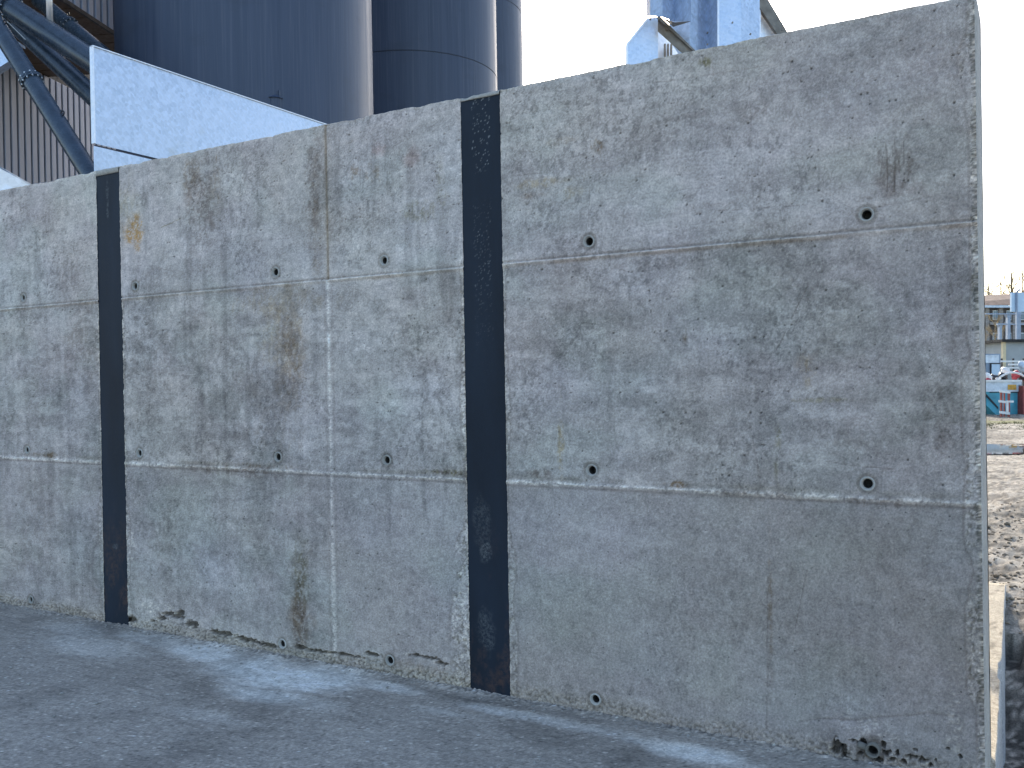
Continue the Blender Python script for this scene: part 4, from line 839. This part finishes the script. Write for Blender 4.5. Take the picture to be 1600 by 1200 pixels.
# container
co_ = empty('storage_container', Vector((*at(1550, 580, 33)[:2], 0)), 'low grey blue storage container beside the wall end behind the skip', 'container')
pl('body', 1480, 1563, 553, 618, 33, 2.2, M['contblue'], co_)
pl('upper_panel', 1482, 1561, 554.5, 567, 32.97, .03, M['rim'], co_); pl('door', 1549.5, 1562, 569, 600, 32.96, .04, M['board'], co_); pl('door_frame', 1547.8, 1549.2, 567.5, 603, 32.95, .06, M['claddark'], co_)
pl('door_head', 1547.8, 1563, 567, 568.6, 32.94, .06, M['claddark'], co_)
# shed
sh = empty('grey_shed', Vector((*at(1600, 560, 36)[:2], 0)), 'flat roofed grey shed with cream corner post and black roof edge', 'shed')
pl('wall', 1571, 1720, 534, 640, 36, 4, M['shed'], sh); pl('corner_trim', 1567.5, 1572, 534, 640, 35.95, .15, M['cream'], sh)
pl('roof', 1566, 1724, 530, 534, 35.8, 4.4, M['black'], sh)
pl('window', 1610, 1640, 545, 570, 35.96, .05, M['glass'], sh)
# stacked white beams between
for k, (y_, a0, a1, lab) in enumerate([(564.5, 1564, 1602, 'topmost white beam lying in front of the grey shed'), (569.5, 1577, 1606, 'middle white beam lying in front of the grey shed'), (574.5, 1566, 1604, 'lowest white beam lying in front of the grey shed')]):
    o = pl('white_beam', a0, a1, y_-1.3, y_+1.3, 34.5, .10, M['white'], None); tag(o, lab, 'beam', 'white beams stacked before the shed')
pk = empty('beam_rack', Vector((*at(1580, 600, 34.6)[:2], 0)), 'dark rack holding the white beams before the shed', 'rack')
for px in (1566, 1584, 1600): pl('upright', px-.9, px+.9, 560, 642, 34.65, .08, M['claddark'], pk)
lumpy('bundle', 1600, 572, 33.5, 8, 8, M['rim'], 'pale blue wrapped bundle beside the white beams', 'bundle', seed=12)
# steel posts with tie beams
sf = empty('steel_frame', Vector((*at(1580, 540, 45)[:2], 0)), 'blue grey steel frame of posts and cross beams before the brown roofed building', 'frame')
for px, yt, wd_, dd in ((1563.8, 507, 3.6, 45), (1576.8, 492, 4.4, 45.6), (1592.5, 486, 5.4, 46)):
    pl('post', px-wd_/2, px+wd_/2, yt, 640, dd, .2, M['post'], sf)
    bm = bmesh.new(); prism(bm, [at(px-wd_*1.1, yt-2, dd-.02), at(px+wd_*1.1, yt-2, dd-.02), at(px+wd_/2, yt+4, dd-.02), at(px-wd_/2, yt+4, dd-.02)], fo*.22); build('post_head', bm, M['post'], sf)
pl('cross_beam', 1559, 1640, 505.5, 507.5, 44.9, .15, M['post'], sf); pl('cross_beam', 1540, 1640, 489.5, 491.2, 45.5, .15, M['post'], sf)
# billboard
bb = empty('billboard', Vector((*at(1605, 480, 42)[:2], 0)), 'pale blue blank billboard back on a pole at the right edge', 'billboard')
pl('panel', 1580.5, 1650, 457, 487, 42, .12, M['board'], bb); pl('pole', 1588.6, 1590.6, 455, 650, 41.9, .09, M['post'], bb)
bm = bmesh.new(); tube(bm, Vector(at(1589.6, 455, 41.9)), Vector(at(1594, 452.5, 41.9)), .04, .04, 10); build('pole_hook', bm, M['post'], bb)
# building with brown roof
B = 80.0
hb = empty('apartment_building', Vector((*at(1560, 560, B)[:2], 0)), 'beige three storey building with brown roof seen past the wall end', 'building')
pl('wall', 1440, 1800, 480, 615, B, 10, M['facdark'], hb)
bm = bmesh.new(); prism(bm, [at(1436, 480, B-.6), at(1806, 470, B-.6), at(1790, 448, B+4), at(1450, 466, B+4)], fo*.5); build('roof', bm, M['roof'], hb)
pl('eaves', 1436, 1806, 477, 480.5, B-.7, .7, M['rim'], hb)
for k in range(16):
    px = 1443+k*21.5
    pl('pier', px+11, px+17, 481, 612, B-.35, .35, M['facade'], hb)
    for r_ in range(3):
        yy_ = 485+r_*35
        wf = pl('window', px+1, px+9, yy_, yy_+15, B-.12, .12, M['white'], hb); pl('pane', px+1.8, px+8.2, yy_+1, yy_+14, B-.14, .02, M['glass'], wf)
        pl('balcony', px-3, px+10, yy_+18, yy_+22.5, B-.5, .5, M['facade'] if r_ != 1 else M['redfr'], hb)
# bare trees behind and in front of the building
def bare_tree(px, base_y, d, h, label, seed, mb='bark', mt='twig', cat='tree'):
    rnd = random.Random(seed); c = Vector(at(px, base_y, d)); c.z = -.1
    t = empty('bare_tree', c, label, cat, 'bare winter trees around the far building')
    bmt = bmesh.new(); bmc = bmesh.new(); tube(bmt, c, c+Vector((0, 0, h*.95)), h*.016, h*.003, 8)
    def br(p, dv, L_, r_, lv):
        q_ = p+dv*L_; tube(bmc, p, q_, r_, r_*.5, 3 if lv else 4, cap=False)
        if lv == 3: return
        for k in range(4 if lv else 5):
            ax = Vector((rnd.uniform(-1, 1), rnd.uniform(-1, 1), rnd.uniform(-.1, .9))); br(p.lerp(q_, rnd.uniform(.35, 1)), (dv*.9+ax*.75).normalized(), L_*rnd.uniform(.45, .65), r_*.5, lv+1)
    for k in range(16):
        z_ = h*rnd.uniform(.25, .92); a = rnd.uniform(0, 6.28); br(c+Vector((0, 0, z_)), Vector((math.cos(a), math.sin(a), rnd.uniform(.5, 1.3))).normalized(), (h-z_*.75)*.28, h*.004, 0)
    build('trunk', bmt, M[mb], t); o = build('crown', bmc, M[mt], t); return t
for i, (px, d, h, lb) in enumerate([(1552, 110, 13.0, 'small bare tree showing over the left end of the brown roof'), (1566, 118, 14.2, 'bare tree behind the middle of the brown roof'), (1583, 112, 14.4, 'tall bare tree right behind the billboard'),
                                    (1600, 116, 14.8, 'tall bare tree above the billboard at the right edge'), (1540, 62, 5.5, 'low bare tree before the facade nearest the wall end'), (1556, 60, 5.2, 'low bare tree before the facade beside the steel frame'), (1620, 114, 12.5, 'bare tree past the right edge of the billboard')]):
    bare_tree(px, 600, d, h, lb, 30+i)
# small firs on the skyline
for i, (px, d, h) in enumerate([(1547, 105, 11.7), (1582, 104, 12.4)]):
    c = Vector(at(px, 600, d)); c.z = -.1; t = empty('fir_tree', c, ['dark fir tip over the left end of the brown roof', 'dark fir tip beside the billboard top'][i], 'tree', 'fir trees behind the far building')
    bm = bmesh.new(); tube(bm, c, c+Vector((0, 0, h*.97)), .16, .03, 8); build('trunk', bm, M['bark'], t); bm = bmesh.new(); rnd = random.Random(i)
    for k in range(420):
        z_ = rnd.uniform(.15, 1)*h; a = rnd.uniform(0, 6.28); r_ = (h-z_)*.22*rnd.uniform(.5, 1.1)+.05; p_ = c+Vector((0, 0, z_)); q_ = p_+Vector((math.cos(a)*r_, math.sin(a)*r_, -.25*r_)); s_ = Vector((-math.sin(a), math.cos(a), 0))*.16
        v1 = [bm.verts.new(x) for x in (p_, q_+s_, q_-s_)]; bm.faces.new(v1)
    build('crown', bm, M['fir'], t)
# dry grass tufts by the skip
bm = bmesh.new(); rnd = random.Random(5)
for k in range(5000):
    y = rnd.gauss(22.6, .9); x = rnd.uniform(-3.5, 2.5); h = rnd.uniform(.01, .05); a = rnd.uniform(0, 6.28); dx_, dy_ = math.cos(a)*.02, math.sin(a)*.02
    z0 = -.05; v1 = [bm.verts.new(p) for p in ((x-dx_, y-dy_, z0), (x+dx_, y+dy_, z0), (x+rnd.uniform(-.05, .05), y+rnd.uniform(-.05, .05), z0+h))]; bm.faces.new(v1)
o = build('dry_grass', bm, M['grass']); tag(o, 'strip of dry grass on the ground before the skip', 'grass', None, 'stuff')
